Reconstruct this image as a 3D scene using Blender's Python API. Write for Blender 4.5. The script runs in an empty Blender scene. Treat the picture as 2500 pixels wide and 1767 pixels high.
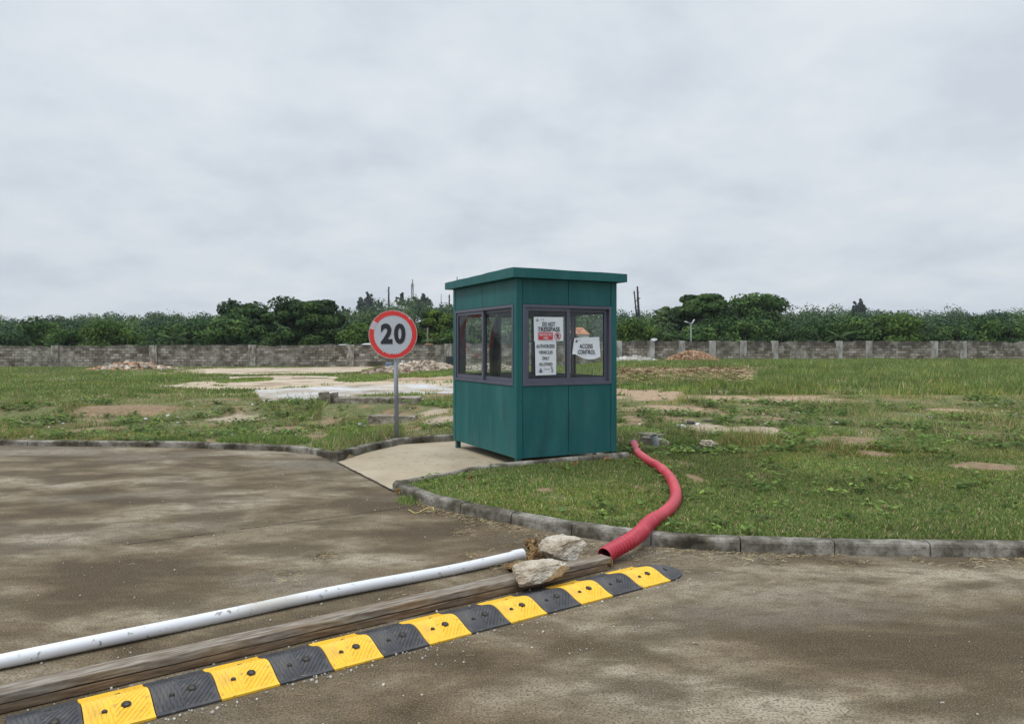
import bpy, bmesh, math, random
import numpy as np
from mathutils import Vector, Matrix, Euler, noise as mn

random.seed(7); rng = np.random.default_rng(7)
R = math.radians
sc = bpy.context.scene
COL = sc.collection

# ---------------------------------------------------------------- camera
F, HY, EYE = 1796.0, 846.0, 1.5            # focal length and horizon in 2500 px units, eye height
cam = bpy.data.cameras.new('camera'); co = bpy.data.objects.new('camera', cam); COL.objects.link(co)
cam.sensor_width = 36; cam.lens = 36 * F / 2500; cam.shift_y = -(883.5 - HY) / 2500
cam.clip_start = 0.05; cam.clip_end = 6000
co.location = (0, 0, EYE); co.rotation_euler = (R(90), 0, 0); sc.camera = co
sc.render.resolution_x = 1024; sc.render.resolution_y = 723

# ---------------------------------------------------------------- world, sun, exposure
SUN_EL, SUN_AZ = R(56), R(-125)              # azimuth measured from +Y towards +X
w = bpy.data.worlds.new('World'); sc.world = w; w.use_nodes = True
nt = w.node_tree; nt.nodes.clear()
def nn(t, k, **kw):
    n = t.nodes.new(k)
    for a, b in kw.items(): setattr(n, a, b)
    return n
out = nn(nt, 'ShaderNodeOutputWorld'); bg = nn(nt, 'ShaderNodeBackground')
sky = nn(nt, 'ShaderNodeTexSky', sky_type='NISHITA', sun_disc=False, sun_elevation=SUN_EL, sun_rotation=SUN_AZ)
tc = nn(nt, 'ShaderNodeTexCoord')
sep = nn(nt, 'ShaderNodeSeparateXYZ'); nt.links.new(tc.outputs['Generated'], sep.inputs[0])
# project direction on a flat cloud deck so clouds bunch up towards the horizon
zc = nn(nt, 'ShaderNodeMath', operation='MAXIMUM'); nt.links.new(sep.outputs['Z'], zc.inputs[0]); zc.inputs[1].default_value = 0.0
za = nn(nt, 'ShaderNodeMath', operation='ADD'); nt.links.new(zc.outputs[0], za.inputs[0]); za.inputs[1].default_value = 0.30
dx = nn(nt, 'ShaderNodeMath', operation='DIVIDE'); nt.links.new(sep.outputs['X'], dx.inputs[0]); nt.links.new(za.outputs[0], dx.inputs[1])
dy = nn(nt, 'ShaderNodeMath', operation='DIVIDE'); nt.links.new(sep.outputs['Y'], dy.inputs[0]); nt.links.new(za.outputs[0], dy.inputs[1])
cb = nn(nt, 'ShaderNodeCombineXYZ'); nt.links.new(dx.outputs[0], cb.inputs[0]); nt.links.new(dy.outputs[0], cb.inputs[1])
n1 = nn(nt, 'ShaderNodeTexNoise'); n1.inputs['Scale'].default_value = 2.6; n1.inputs['Detail'].default_value = 10; n1.inputs['Roughness'].default_value = .56
n1.inputs['Distortion'].default_value = 0
nt.links.new(cb.outputs[0], n1.inputs['Vector'])
cr = nn(nt, 'ShaderNodeValToRGB'); e = cr.color_ramp.elements
e[0].position = .34; e[0].color = (.575, .632, .695, 1); e[1].position = .64; e[1].color = (.715, .762, .795, 1)
m_ = cr.color_ramp.elements.new(.48); m_.color = (.645, .70, .76, 1)
nt.links.new(n1.outputs['Fac'], cr.inputs[0])
# slightly darker band low down, brighter overhead
hr = nn(nt, 'ShaderNodeMapRange'); hr.inputs['From Min'].default_value = 0; hr.inputs['From Max'].default_value = .3
hr.inputs['To Min'].default_value = .93; hr.inputs['To Max'].default_value = 1.0
nt.links.new(sep.outputs['Z'], hr.inputs['Value'])
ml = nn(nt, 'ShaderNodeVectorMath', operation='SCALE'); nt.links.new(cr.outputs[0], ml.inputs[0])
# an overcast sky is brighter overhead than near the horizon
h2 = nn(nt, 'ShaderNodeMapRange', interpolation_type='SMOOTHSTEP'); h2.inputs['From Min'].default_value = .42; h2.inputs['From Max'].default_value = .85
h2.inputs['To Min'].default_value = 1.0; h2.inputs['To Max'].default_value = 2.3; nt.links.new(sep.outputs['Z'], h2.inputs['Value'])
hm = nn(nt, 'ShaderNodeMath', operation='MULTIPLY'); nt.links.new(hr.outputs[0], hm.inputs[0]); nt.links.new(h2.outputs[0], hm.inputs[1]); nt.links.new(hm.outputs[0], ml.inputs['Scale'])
sb = nn(nt, 'ShaderNodeBackground'); nt.links.new(sky.outputs[0], sb.inputs['Color']); sb.inputs['Strength'].default_value = .06
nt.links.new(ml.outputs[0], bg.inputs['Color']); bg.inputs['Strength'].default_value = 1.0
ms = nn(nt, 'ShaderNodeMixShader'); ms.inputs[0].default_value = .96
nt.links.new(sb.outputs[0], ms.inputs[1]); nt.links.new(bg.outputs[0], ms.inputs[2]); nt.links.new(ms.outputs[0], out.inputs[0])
sl = bpy.data.lights.new('sun', 'SUN'); sl.energy = 1.3; sl.angle = R(14); sl.color = (1, .955, .88)
so = bpy.data.objects.new('sun', sl); COL.objects.link(so); so.location = (-20, -10, 30)
sd = Vector((math.sin(SUN_AZ) * math.cos(SUN_EL), math.cos(SUN_AZ) * math.cos(SUN_EL), math.sin(SUN_EL)))
so.rotation_euler = sd.to_track_quat('Z', 'Y').to_euler()
sc.view_settings.view_transform = 'Standard'; sc.view_settings.look = 'None'
sc.view_settings.exposure = .13; sc.view_settings.gamma = 1

# ---------------------------------------------------------------- helpers
def G(px, py, z=0.0):                      # point of the place seen at a photo pixel, at height z
    Y = F * (EYE - z) / (py - HY); return ((px - 1250) * Y / F, Y)
def AT(px, Y): return (px - 1250) * Y / F
def ZAT(py, Y): return EYE - (py - HY) * Y / F

def mesh(name, verts, faces, mat=None, parent=None, smooth=False, loc=None):
    me = bpy.data.meshes.new(name); me.from_pydata([tuple(v) for v in verts], [], faces); me.update()
    o = bpy.data.objects.new(name, me); COL.objects.link(o)
    if mat is not None:
        for m in (mat if isinstance(mat, (list, tuple)) else [mat]): me.materials.append(m)
    if parent is not None: o.parent = parent
    if loc is not None: o.location = loc
    if smooth: me.shade_smooth()
    return o
def bigmesh(name, V, FV, n, mat, parent=None, cols=None, smooth=False):
    """V (k,3) array, FV (m,n) array of indices, cols (m,3) per face colour"""
    me = bpy.data.meshes.new(name); m = len(FV)
    me.vertices.add(len(V)); me.vertices.foreach_set('co', np.ascontiguousarray(V, dtype=np.float32).ravel())
    me.loops.add(m * n); me.loops.foreach_set('vertex_index', np.ascontiguousarray(FV, dtype=np.int32).ravel())
    me.polygons.add(m); me.polygons.foreach_set('loop_start', np.arange(m, dtype=np.int32) * n)
    me.polygons.foreach_set('loop_total', np.full(m, n, dtype=np.int32))
    me.update(calc_edges=True); me.validate()
    if cols is not None:
        a = me.attributes.new('tint', 'FLOAT_COLOR', 'FACE')
        a.data.foreach_set('color', np.c_[cols, np.ones(len(cols))].astype(np.float32).ravel())
    if mat is not None: me.materials.append(mat)
    if smooth: me.shade_smooth()
    o = bpy.data.objects.new(name, me); COL.objects.link(o)
    if parent is not None: o.parent = parent
    return o
def tag(o, label=None, cat=None, group=None, kind=None):
    if label: o['label'] = label
    if cat: o['category'] = cat
    if group: o['group'] = group
    if kind: o['kind'] = kind
    return o
def empty(name, loc=(0, 0, 0), rz=0.0, rot=None):
    o = bpy.data.objects.new(name, None); COL.objects.link(o); o.location = loc
    o.rotation_euler = rot if rot else (0, 0, rz); o.empty_display_size = .2; return o
def copy_tree(o, parent=None):
    c = o.copy(); COL.objects.link(c)
    if parent is not None: c.parent = parent
    for ch in list(o.children): copy_tree(ch, c)
    return c
class MB:
    def __init__(s): s.v = []; s.f = []
    def add(s, vs, fs):
        k = len(s.v); s.v += [tuple(v) for v in vs]; s.f += [tuple(i + k for i in f) for f in fs]; return s
    def box(s, a, b, bev=0.0):
        x0, y0, z0 = a; x1, y1, z1 = b
        if bev <= 0:
            return s.add([(x0,y0,z0),(x1,y0,z0),(x1,y1,z0),(x0,y1,z0),(x0,y0,z1),(x1,y0,z1),(x1,y1,z1),(x0,y1,z1)],
                  [(0,3,2,1),(4,5,6,7),(0,1,5,4),(1,2,6,5),(2,3,7,6),(3,0,4,7)])
        bm = bmesh.new(); bmesh.ops.create_cube(bm, size=1)
        for v in bm.verts: v.co = Vector(((x0+x1)/2 + v.co.x*(x1-x0), (y0+y1)/2 + v.co.y*(y1-y0), (z0+z1)/2 + v.co.z*(z1-z0)))
        bmesh.ops.bevel(bm, geom=bm.edges[:], offset=bev, segments=1, affect='EDGES')
        bm.verts.index_update(); s.add([v.co[:] for v in bm.verts], [[v.index for v in f.verts] for f in bm.faces]); bm.free(); return s
    def tube(s, pts, rad, seg=10, caps=True):
        pts = [Vector(p) for p in pts]; n = len(pts)
        if not hasattr(rad, '__len__'): rad = [rad] * n
        ref = None; rings = []
        for i, p in enumerate(pts):
            t = (pts[min(i+1, n-1)] - pts[max(i-1, 0)]).normalized()
            if ref is None: ref = Vector((0,0,1)) if abs(t.z) < .9 else Vector((1,0,0))
            a = t.cross(ref).normalized(); b = a.cross(t).normalized(); ref = b
            rings.append([p + rad[i]*(math.cos(2*math.pi*k/seg)*a + math.sin(2*math.pi*k/seg)*b) for k in range(seg)])
        vs = [v for r in rings for v in r]; fs = []
        for i in range(n-1):
            for k in range(seg):
                k2 = (k+1) % seg; fs.append((i*seg+k, i*seg+k2, (i+1)*seg+k2, (i+1)*seg+k))
        if caps: fs.append(tuple(range(seg-1, -1, -1))); fs.append(tuple((n-1)*seg+k for k in range(seg)))
        return s.add(vs, fs)
    def build(s, name, mat, parent=None, smooth=False, loc=None): return mesh(name, s.v, s.f, mat, parent, smooth, loc)

# ---------------------------------------------------------------- materials
def newmat(name):
    m = bpy.data.materials.new(name); m.use_nodes = True; t = m.node_tree
    return m, t, t.nodes['Principled BSDF']
def mat(name, cols, scale=5.0, detail=6, rough=.8, bump=.0, bscale=None, metal=0.0, stretch=None, ramp=(.35, .65), spec=.5,
        speck=None, bdist=.01, distort=0.0, rvar=0.0):
    """cols: list of 2-4 linear colours over a noise; speck=(scale,lo,hi,colour,amount)"""
    m, t, p = newmat(name); L = t.links.new
    tc = nn(t, 'ShaderNodeTexCoord'); mp = nn(t, 'ShaderNodeMapping'); L(tc.outputs['Object'], mp.inputs[0])
    if stretch: mp.inputs['Scale'].default_value = stretch[:3]; mp.inputs['Rotation'].default_value = (0, 0, stretch[3] if len(stretch) > 3 else 0)
    p.inputs['Roughness'].default_value = rough; p.inputs['Metallic'].default_value = metal; p.inputs['Specular IOR Level'].default_value = spec
    n = nn(t, 'ShaderNodeTexNoise'); n.inputs['Scale'].default_value = scale; n.inputs['Detail'].default_value = detail
    n.inputs['Roughness'].default_value = .62; n.inputs['Distortion'].default_value = distort; L(mp.outputs[0], n.inputs['Vector'])
    r = nn(t, 'ShaderNodeValToRGB'); L(n.outputs['Fac'], r.inputs[0]); E_ = r.color_ramp.elements
    k = len(cols)
    E_[0].position = ramp[0]; E_[0].color = (*cols[0], 1); E_[1].position = ramp[1]; E_[1].color = (*cols[-1], 1)
    for i in range(1, k-1):
        q = r.color_ramp.elements.new(ramp[0] + (ramp[1]-ramp[0])*i/(k-1)); q.color = (*cols[i], 1)
    last = r.outputs[0]
    for s_ in (speck or []):
        ss, lo, hi, c, amt = s_
        n2 = nn(t, 'ShaderNodeTexNoise'); n2.inputs['Scale'].default_value = ss; n2.inputs['Detail'].default_value = 5; L(mp.outputs[0] if ss < 30 else tc.outputs['Object'], n2.inputs['Vector'])
        mr = nn(t, 'ShaderNodeMapRange'); mr.inputs['From Min'].default_value = lo; mr.inputs['From Max'].default_value = hi; mr.inputs['To Max'].default_value = amt
        L(n2.outputs['Fac'], mr.inputs['Value'])
        mx = nn(t, 'ShaderNodeMix', data_type='RGBA'); L(mr.outputs[0], mx.inputs['Factor']); L(last, mx.inputs['A']); mx.inputs['B'].default_value = (*c, 1)
        last = mx.outputs['Result']
    L(last, p.inputs['Base Color'])
    if rvar:
        mr = nn(t, 'ShaderNodeMapRange'); mr.inputs['To Min'].default_value = rough - rvar; mr.inputs['To Max'].default_value = rough + rvar
        L(n.outputs['Fac'], mr.inputs['Value']); L(mr.outputs[0], p.inputs['Roughness'])
    if bump:
        nb = nn(t, 'ShaderNodeTexNoise'); nb.inputs['Scale'].default_value = bscale or scale*4; nb.inputs['Detail'].default_value = 8; L(tc.outputs['Object'], nb.inputs['Vector'])
        b = nn(t, 'ShaderNodeBump'); b.inputs['Strength'].default_value = bump; b.inputs['Distance'].default_value = bdist
        L(nb.outputs['Fac'], b.inputs['Height']); L(b.outputs[0], p.inputs['Normal'])
    return m
def tintmat(name, rough=.75, trans=0.0, var=.0, spec=.3):
    m, t, p = newmat(name); L = t.links.new
    a = nn(t, 'ShaderNodeAttribute', attribute_name='tint'); L(a.outputs['Color'], p.inputs['Base Color'])
    p.inputs['Roughness'].default_value = rough; p.inputs['Specular IOR Level'].default_value = spec
    if trans:
        tr = nn(t, 'ShaderNodeBsdfTranslucent'); L(a.outputs['Color'], tr.inputs['Color'])
        mx = nn(t, 'ShaderNodeMixShader'); mx.inputs[0].default_value = trans
        L(p.outputs[0], mx.inputs[1]); L(tr.outputs[0], mx.inputs[2]); L(mx.outputs[0], t.nodes['Material Output'].inputs['Surface'])
    return m

M = {}
M['teal'] = mat('teal_paint', [(.007,.083,.087), (.012,.105,.107), (.023,.130,.130)], 2.2, 8, .5, .25, 3.5, stretch=(1.4,1.4,.35), ramp=(.3,.7), bdist=.012, spec=.28, rvar=.14,
                speck=[(6, .54, .70, (.045,.125,.13), .5), (3.1, .56, .7, (.010,.058,.058), .5), (22,.62,.72,(.05,.10,.09),.45)])
M['teal_dark'] = mat('teal_steel', [(.012,.07,.075), (.02,.09,.09)], 4, 4, .5)
M['alu'] = mat('grey_aluminium_frame', [(.085,.09,.125), (.105,.11,.15)], 3, 4, .45, metal=.15, ramp=(.3,.7), speck=[(9,.6,.8,(.16,.16,.18),.3)])
M['gasket'] = mat('black_gasket', [(.008,.009,.012), (.014,.015,.02)], 5, 2, .6)
M['inner'] = mat('interior_panel', [(.10,.10,.10), (.13,.13,.125)], 2, 4, .7)
M['desk'] = mat('dark_laminate', [(.05,.035,.03), (.07,.05,.045)], 3, 4, .5)
M['galv'] = mat('galvanised_steel', [(.23,.25,.29), (.33,.35,.39), (.40,.42,.45)], 9, 6, .5, .1, 40, metal=.35, stretch=(1,1,.25), speck=[(14,.62,.72,(.10,.10,.10),.6)], bdist=.002)
M['signwhite'] = mat('faded_white_sign_sheet', [(.43,.46,.51), (.49,.52,.57)], 3, 5, .5, ramp=(.3,.7))
M['signpink'] = mat('faded_pink_patch', [(.50,.40,.46), (.54,.46,.52)], 8, 4, .5)
M['signred'] = mat('sign_red', [(.60,.028,.03), (.70,.045,.04)], 5, 4, .45, ramp=(.3,.7))
M['signback'] = mat('sign_edge_tan', [(.42,.33,.27), (.55,.42,.34)], 9, 3, .6)
M['ink'] = mat('black_ink', [(.010,.011,.018), (.016,.017,.026)], 5, 2, .55)
M['inkgrey'] = mat('grey_ink', [(.12,.13,.17), (.18,.19,.23)], 20, 2, .6)
M['paper'] = mat('white_paper', [(.68,.71,.76), (.76,.79,.83)], 4, 4, .6, .15, 9, bdist=.01)
M['posterred'] = mat('poster_red', [(.55,.03,.045), (.62,.05,.06)], 6, 3, .5)
M['road'] = mat('stained_concrete_road', [(.062,.041,.020), (.140,.102,.058), (.235,.190,.128), (.34,.295,.222)], 1.0, 12, .95, .9, 45, ramp=(.38,.64),
                stretch=(.65,1.1,1,R(-16)), distort=.3, spec=.25,
                speck=[(1.9,.48,.60,(.058,.039,.018),.8), (.55,.52,.62,(.26,.235,.19),.5), (14,.50,.66,(.075,.055,.030),.5), (6,.52,.66,(.085,.062,.034),.45), (85,.47,.60,(.050,.037,.020),.65), (150,.54,.66,(.34,.30,.235),.5)], bdist=.010)
M['pad'] = mat('beige_concrete_pad', [(.285,.23,.155), (.355,.295,.205), (.41,.35,.25)], 1.3, 8, .85, .2, 50, ramp=(.3,.7),
               speck=[(3,.60,.75,(.30,.255,.19),.5), (120,.6,.75,(.25,.21,.15),.35)], bdist=.004)
M['kerb'] = mat('weathered_kerb_concrete', [(.030,.027,.019), (.11,.098,.076), (.22,.205,.175), (.31,.29,.255)], 2.6, 12, .95, .6, 60, ramp=(.36,.62), spec=.2,
                speck=[(7,.50,.64,(.035,.031,.020),.6), (40,.52,.66,(.05,.043,.03),.5)], bdist=.006)
M['conc'] = mat('old_broken_concrete', [(.10,.085,.06), (.22,.19,.15), (.36,.33,.28)], 4, 8, .92, .5, 30, speck=[(9,.55,.7,(.05,.045,.03),.7)], bdist=.01)
M['slab'] = mat('pale_concrete_slab', [(.18,.14,.10), (.34,.30,.25), (.44,.43,.42), (.50,.505,.52)], .45, 10, .9, .2, 20, ramp=(.38,.62), distort=.3,
                speck=[(2.3,.56,.72,(.24,.19,.13),.7), (6,.6,.7,(.10,.09,.05),.5)])
M['slabtan'] = mat('tan_concrete_slab', [(.24,.16,.10), (.40,.32,.23), (.50,.43,.34)], .5, 8, .9, ramp=(.36,.62), speck=[(3,.57,.7,(.22,.14,.08),.6)])
M['rock'] = mat('limestone', [(.21,.16,.105), (.38,.32,.24), (.50,.445,.365), (.60,.56,.49)], 6, 12, .95, 1.0, 30, ramp=(.34,.60), speck=[(11,.58,.70,(.36,.24,.12),.55), (45,.56,.68,(.20,.16,.12),.5)], bdist=.04)
M['coral'] = mat('brown_coral_rock', [(.07,.04,.015), (.25,.15,.06), (.46,.32,.17)], 16, 9, .95, 1.0, 50, ramp=(.35,.65), bdist=.02)
M['timber'] = mat('weathered_timber', [(.11,.085,.062), (.205,.175,.142), (.31,.28,.24)], 4, 10, .9, .4, 60, stretch=(1.6,14,14), ramp=(.34,.64), spec=.15,
                  speck=[(1.1,.52,.66,(.19,.125,.075),.6), (6,.54,.68,(.12,.095,.07),.5)], bdist=.003)
M['timber_low'] = mat('brown_timber', [(.08,.050,.030), (.155,.105,.065), (.22,.16,.105)], 4, 10, .9, .4, 60, stretch=(1.6,14,14), ramp=(.34,.64), bdist=.004,
                  speck=[(3,.58,.7,(.06,.04,.02),.6)])
M['pvc'] = mat('scuffed_white_pipe', [(.55,.56,.58), (.66,.67,.70), (.72,.73,.76)], 3, 6, .4, ramp=(.3,.7), stretch=(.3,2,2),
               speck=[(5,.55,.70,(.38,.33,.23),.55), (30,.62,.70,(.12,.10,.07),.8)])
M['pvc_in'] = mat('pipe_inside', [(.10,.10,.11), (.2,.2,.21)], 6, 3, .7)
M['hose'] = mat('faded_red_plastic', [(.39,.020,.038), (.47,.034,.055), (.53,.070,.090)], 3, 6, .5, .1, 40, ramp=(.3,.72), speck=[(12,.60,.74,(.58,.22,.22),.5), (5,.6,.72,(.28,.06,.05),.5)], bdist=.003)
M['rib'] = mat('red_ribbed_plastic', [(.35,.017,.036), (.43,.030,.053)], 5, 5, .42, ramp=(.3,.7), speck=[(15,.62,.75,(.62,.25,.24),.4)])
M['collar'] = mat('grey_tape', [(.09,.08,.09), (.17,.15,.16)], 20, 5, .6)
M['yellow'] = mat('yellow_rubber', [(.60,.33,.012), (.76,.44,.02), (.80,.48,.035)], 5, 7, .55, .25, 70, ramp=(.28,.6), speck=[(9,.55,.72,(.36,.22,.05),.5), (30,.60,.72,(.22,.15,.05),.55), (4,.58,.70,(.70,.50,.14),.5)], bdist=.003)
M['black'] = mat('black_rubber', [(.022,.022,.026), (.038,.038,.043), (.055,.055,.06)], 6, 7, .62, .25, 70, speck=[(8,.54,.70,(.10,.09,.075),.5), (26,.58,.72,(.14,.12,.09),.5)], bdist=.003)
M['bolt'] = mat('rusty_bolt', [(.03,.022,.02), (.12,.10,.085)], 40, 4, .5, metal=.6)
M['hole'] = mat('bolt_recess', [(.010,.009,.008), (.02,.017,.012)], 20, 2, .8)
M['bark'] = mat('bark', [(.05,.04,.03), (.12,.10,.08)], 6, 6, .9, .5, 20, stretch=(1,1,.2))
M['palebark'] = mat('pale_bark', [(.20,.18,.15), (.32,.30,.26)], 6, 6, .9)
M['steel'] = mat('mast_steel', [(.14,.14,.15), (.22,.22,.23)], 2, 3, .6)
M['leaf'] = tintmat('foliage', .85, .15, spec=.12); M['blade'] = tintmat('grass_blades', .8, .3, spec=.15); M['bits'] = tintmat('loose_bits', .9)
M['forestfloor'] = mat('forest_floor', [(.02,.03,.012), (.05,.06,.025)], .2, 6, .95)
M['roofred'] = mat('terracotta_roof', [(.30,.10,.05), (.42,.17,.08), (.36,.2,.13)], 2, 6, .85)
M['wallwhite'] = mat('house_render', [(.50,.50,.47), (.62,.61,.58)], 1.0, 5, .85)
M['roofwhite'] = mat('pale_metal_roof', [(.50,.53,.56), (.62,.65,.68)], 1.0, 5, .6)
M['glassdark'] = mat('dark_window', [(.02,.022,.025), (.03,.03,.035)], 4, 2, .15)
M['blue'] = mat('blue_plastic', [(.10,.15,.24), (.16,.21,.30)], 5, 3, .6)
M['darkplastic'] = mat('dark_plastic', [(.012,.014,.018), (.03,.03,.035)], 5, 3, .5)
M['litter'] = mat('pale_plastic_bag', [(.45,.47,.50), (.66,.68,.70)], 12, 5, .5)
M['greypipe'] = mat('grey_pipe', [(.26,.29,.34), (.34,.37,.42)], 6, 4, .5)
M['cloth'] = mat('dark_cloth', [(.012,.015,.022), (.022,.026,.036)], 9, 5, .9)
M['wire'] = mat('pale_wire', [(.4,.42,.44), (.5,.52,.54)], 5, 2, .5)
# glass: thin sheet, partly transparent, dusty
m, t, p = newmat('dusty_glass'); L = t.links.new
tr = nn(t, 'ShaderNodeBsdfTransparent'); tr.inputs[0].default_value = (.95, .98, .97, 1)
gl = nn(t, 'ShaderNodeBsdfGlossy'); gl.inputs['Roughness'].default_value = .02; gl.inputs['Color'].default_value = (.9, .95, 1, 1)
lw = nn(t, 'ShaderNodeLayerWeight'); lw.inputs['Blend'].default_value = .5
fp = nn(t, 'ShaderNodeMath', operation='POWER'); L(lw.outputs['Facing'], fp.inputs[0]); fp.inputs[1].default_value = 4.5
fr = nn(t, 'ShaderNodeMath', operation='MULTIPLY_ADD'); L(fp.outputs[0], fr.inputs[0]); fr.inputs[1].default_value = .42; fr.inputs[2].default_value = .035
df = nn(t, 'ShaderNodeBsdfDiffuse'); df.inputs['Color'].default_value = (.45, .46, .44, 1)
tcg = nn(t, 'ShaderNodeTexCoord'); ng = nn(t, 'ShaderNodeTexNoise'); ng.inputs['Scale'].default_value = 3.2; ng.inputs['Detail'].default_value = 7; L(tcg.outputs['Object'], ng.inputs['Vector'])
mrg = nn(t, 'ShaderNodeMapRange'); mrg.inputs['From Min'].default_value = .4; mrg.inputs['From Max'].default_value = .75; mrg.inputs['To Min'].default_value = .01; mrg.inputs['To Max'].default_value = .075
L(ng.outputs['Fac'], mrg.inputs['Value'])
a1 = nn(t, 'ShaderNodeMixShader'); L(mrg.outputs[0], a1.inputs[0]); L(tr.outputs[0], a1.inputs[1]); L(df.outputs[0], a1.inputs[2])
a2 = nn(t, 'ShaderNodeMixShader'); L(fr.outputs[0], a2.inputs[0]); L(a1.outputs[0], a2.inputs[1]); L(gl.outputs[0], a2.inputs[2])
L(a2.outputs[0], t.nodes['Material Output'].inputs['Surface']); M['glass'] = m
# block wall
m, t, p = newmat('weathered_block_wall'); L = t.links.new
tcb = nn(t, 'ShaderNodeTexCoord'); spx = nn(t, 'ShaderNodeSeparateXYZ'); L(tcb.outputs['Object'], spx.inputs[0])
cbx = nn(t, 'ShaderNodeCombineXYZ'); L(spx.outputs[0], cbx.inputs[0]); L(spx.outputs[2], cbx.inputs[1])
br = nn(t, 'ShaderNodeTexBrick'); L(cbx.outputs[0], br.inputs['Vector']); br.inputs['Scale'].default_value = 1.0
br.inputs['Brick Width'].default_value = .42; br.inputs['Row Height'].default_value = .2; br.inputs['Mortar Size'].default_value = .018; br.inputs['Bias'].default_value = -.1
br.inputs['Color1'].default_value = (.17, .15, .122, 1); br.inputs['Color2'].default_value = (.50, .475, .43, 1); br.inputs['Mortar'].default_value = (.12, .108, .09, 1)
nb_ = nn(t, 'ShaderNodeTexNoise'); nb_.inputs['Scale'].default_value = 1.6; nb_.inputs['Detail'].default_value = 8; nb_.inputs['Roughness'].default_value = .7; L(tcb.outputs['Object'], nb_.inputs['Vector'])
rb = nn(t, 'ShaderNodeValToRGB'); L(nb_.outputs['Fac'], rb.inputs[0]); rb.color_ramp.elements[0].position = .38; rb.color_ramp.elements[0].color = (.36,.33,.27,1); rb.color_ramp.elements[1].position = .62; rb.color_ramp.elements[1].color = (1,1,1,1)
mb_ = nn(t, 'ShaderNodeMix', data_type='RGBA', blend_type='MULTIPLY'); mb_.inputs['Factor'].default_value = 1; L(br.outputs['Color'], mb_.inputs['A']); L(rb.outputs[0], mb_.inputs['B'])
# black weathering band near the coping (a stain with its own ragged shape)
stz = nn(t, 'ShaderNodeMapRange'); stz.inputs['From Min'].default_value = 1.05; stz.inputs['From Max'].default_value = 1.7; L(spx.outputs[2], stz.inputs['Value'])
nst = nn(t, 'ShaderNodeTexNoise'); nst.inputs['Scale'].default_value = 2.6; nst.inputs['Detail'].default_value = 6; L(tcb.outputs['Object'], nst.inputs['Vector'])
mst = nn(t, 'ShaderNodeMath', operation='MULTIPLY'); L(stz.outputs[0], mst.inputs[0]); L(nst.outputs['Fac'], mst.inputs[1])
mss = nn(t, 'ShaderNodeMapRange'); mss.inputs['From Min'].default_value = .15; mss.inputs['From Max'].default_value = .5; mss.inputs['To Max'].default_value = .8; L(mst.outputs[0], mss.inputs['Value'])
mc = nn(t, 'ShaderNodeMix', data_type='RGBA'); L(mss.outputs[0], mc.inputs['Factor']); L(mb_.outputs['Result'], mc.inputs['A']); mc.inputs['B'].default_value = (.045,.042,.035,1)
nsm = nn(t, 'ShaderNodeTexNoise'); nsm.inputs['Scale'].default_value = .55; nsm.inputs['Detail'].default_value = 9; nsm.inputs['Roughness'].default_value = .68; L(tcb.outputs['Object'], nsm.inputs['Vector'])
msm = nn(t, 'ShaderNodeMapRange'); msm.inputs['From Min'].default_value = .52; msm.inputs['From Max'].default_value = .60; msm.inputs['To Max'].default_value = .85; L(nsm.outputs['Fac'], msm.inputs['Value'])
rsm = nn(t, 'ShaderNodeValToRGB'); L(nb_.outputs['Fac'], rsm.inputs[0]); rsm.color_ramp.elements[0].position = .4; rsm.color_ramp.elements[0].color = (.10,.09,.072,1); rsm.color_ramp.elements[1].position = .62; rsm.color_ramp.elements[1].color = (.34,.32,.28,1)
mc2 = nn(t, 'ShaderNodeMix', data_type='RGBA'); L(msm.outputs[0], mc2.inputs['Factor']); L(mc.outputs['Result'], mc2.inputs['A']); L(rsm.outputs[0], mc2.inputs['B'])
L(mc2.outputs['Result'], p.inputs['Base Color']); p.inputs['Roughness'].default_value = .95
M['block'] = m
M['pillar_old'] = mat('blotched_pillar_concrete', [(.08,.072,.055), (.22,.205,.175), (.40,.38,.34)], 4, 9, .95, stretch=(1.4,1,.5), ramp=(.36,.64))
M['pillar'] = mat('stained_pillar_concrete', [(.12,.11,.09), (.30,.29,.27), (.42,.42,.41)], 2.5, 7, .9, stretch=(1,1,.4))

# ---------------------------------------------------------------- ground plan (metres; camera at 0,0)
ROADX = [-200, -40, -9, -5, -3.3, -2.72, -2.30, -1.25, -.887, -.733, -.305, 0, .387, .718, 1.146, 1.475, 2.05, 3.2, 6, 40, 200]
ROADY = [11.6, 11.5, 11.25, 10.95, 10.55, 10.2, 9.57, 7.67, 7.05, 6.86, 6.445, 6.207, 5.895, 5.68, 5.487, 5.40, 5.32, 5.25, 5.2, 5.2, 5.2]
def road_y(x): return np.interp(x, ROADX, ROADY)
PAD = [(-2.27,9.52), (-1.25,7.65), (-1.10,7.72), (-.63,8.17), (-.36,8.53), (.04,8.80), (1.52,9.50), (.55,12.05), (-.3,11.78), (-.91,11.46), (-1.67,11.07), (-1.97,10.36), (-2.25,9.56)]
def inpoly(x, y, poly):
    x = np.asarray(x); y = np.asarray(y); c = np.zeros(x.shape, bool); n = len(poly)
    for i in range(n):
        x0, y0 = poly[i]; x1, y1 = poly[(i+1) % n]
        if y0 == y1: continue
        c ^= ((y0 > y) != (y1 > y)) & (x < (x1-x0)*(y-y0)/(y1-y0)+x0)
    return c
def sst(a, b, x): t_ = np.clip((x-a)/(b-a), 0, 1); return t_*t_*(3-2*t_)
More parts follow.
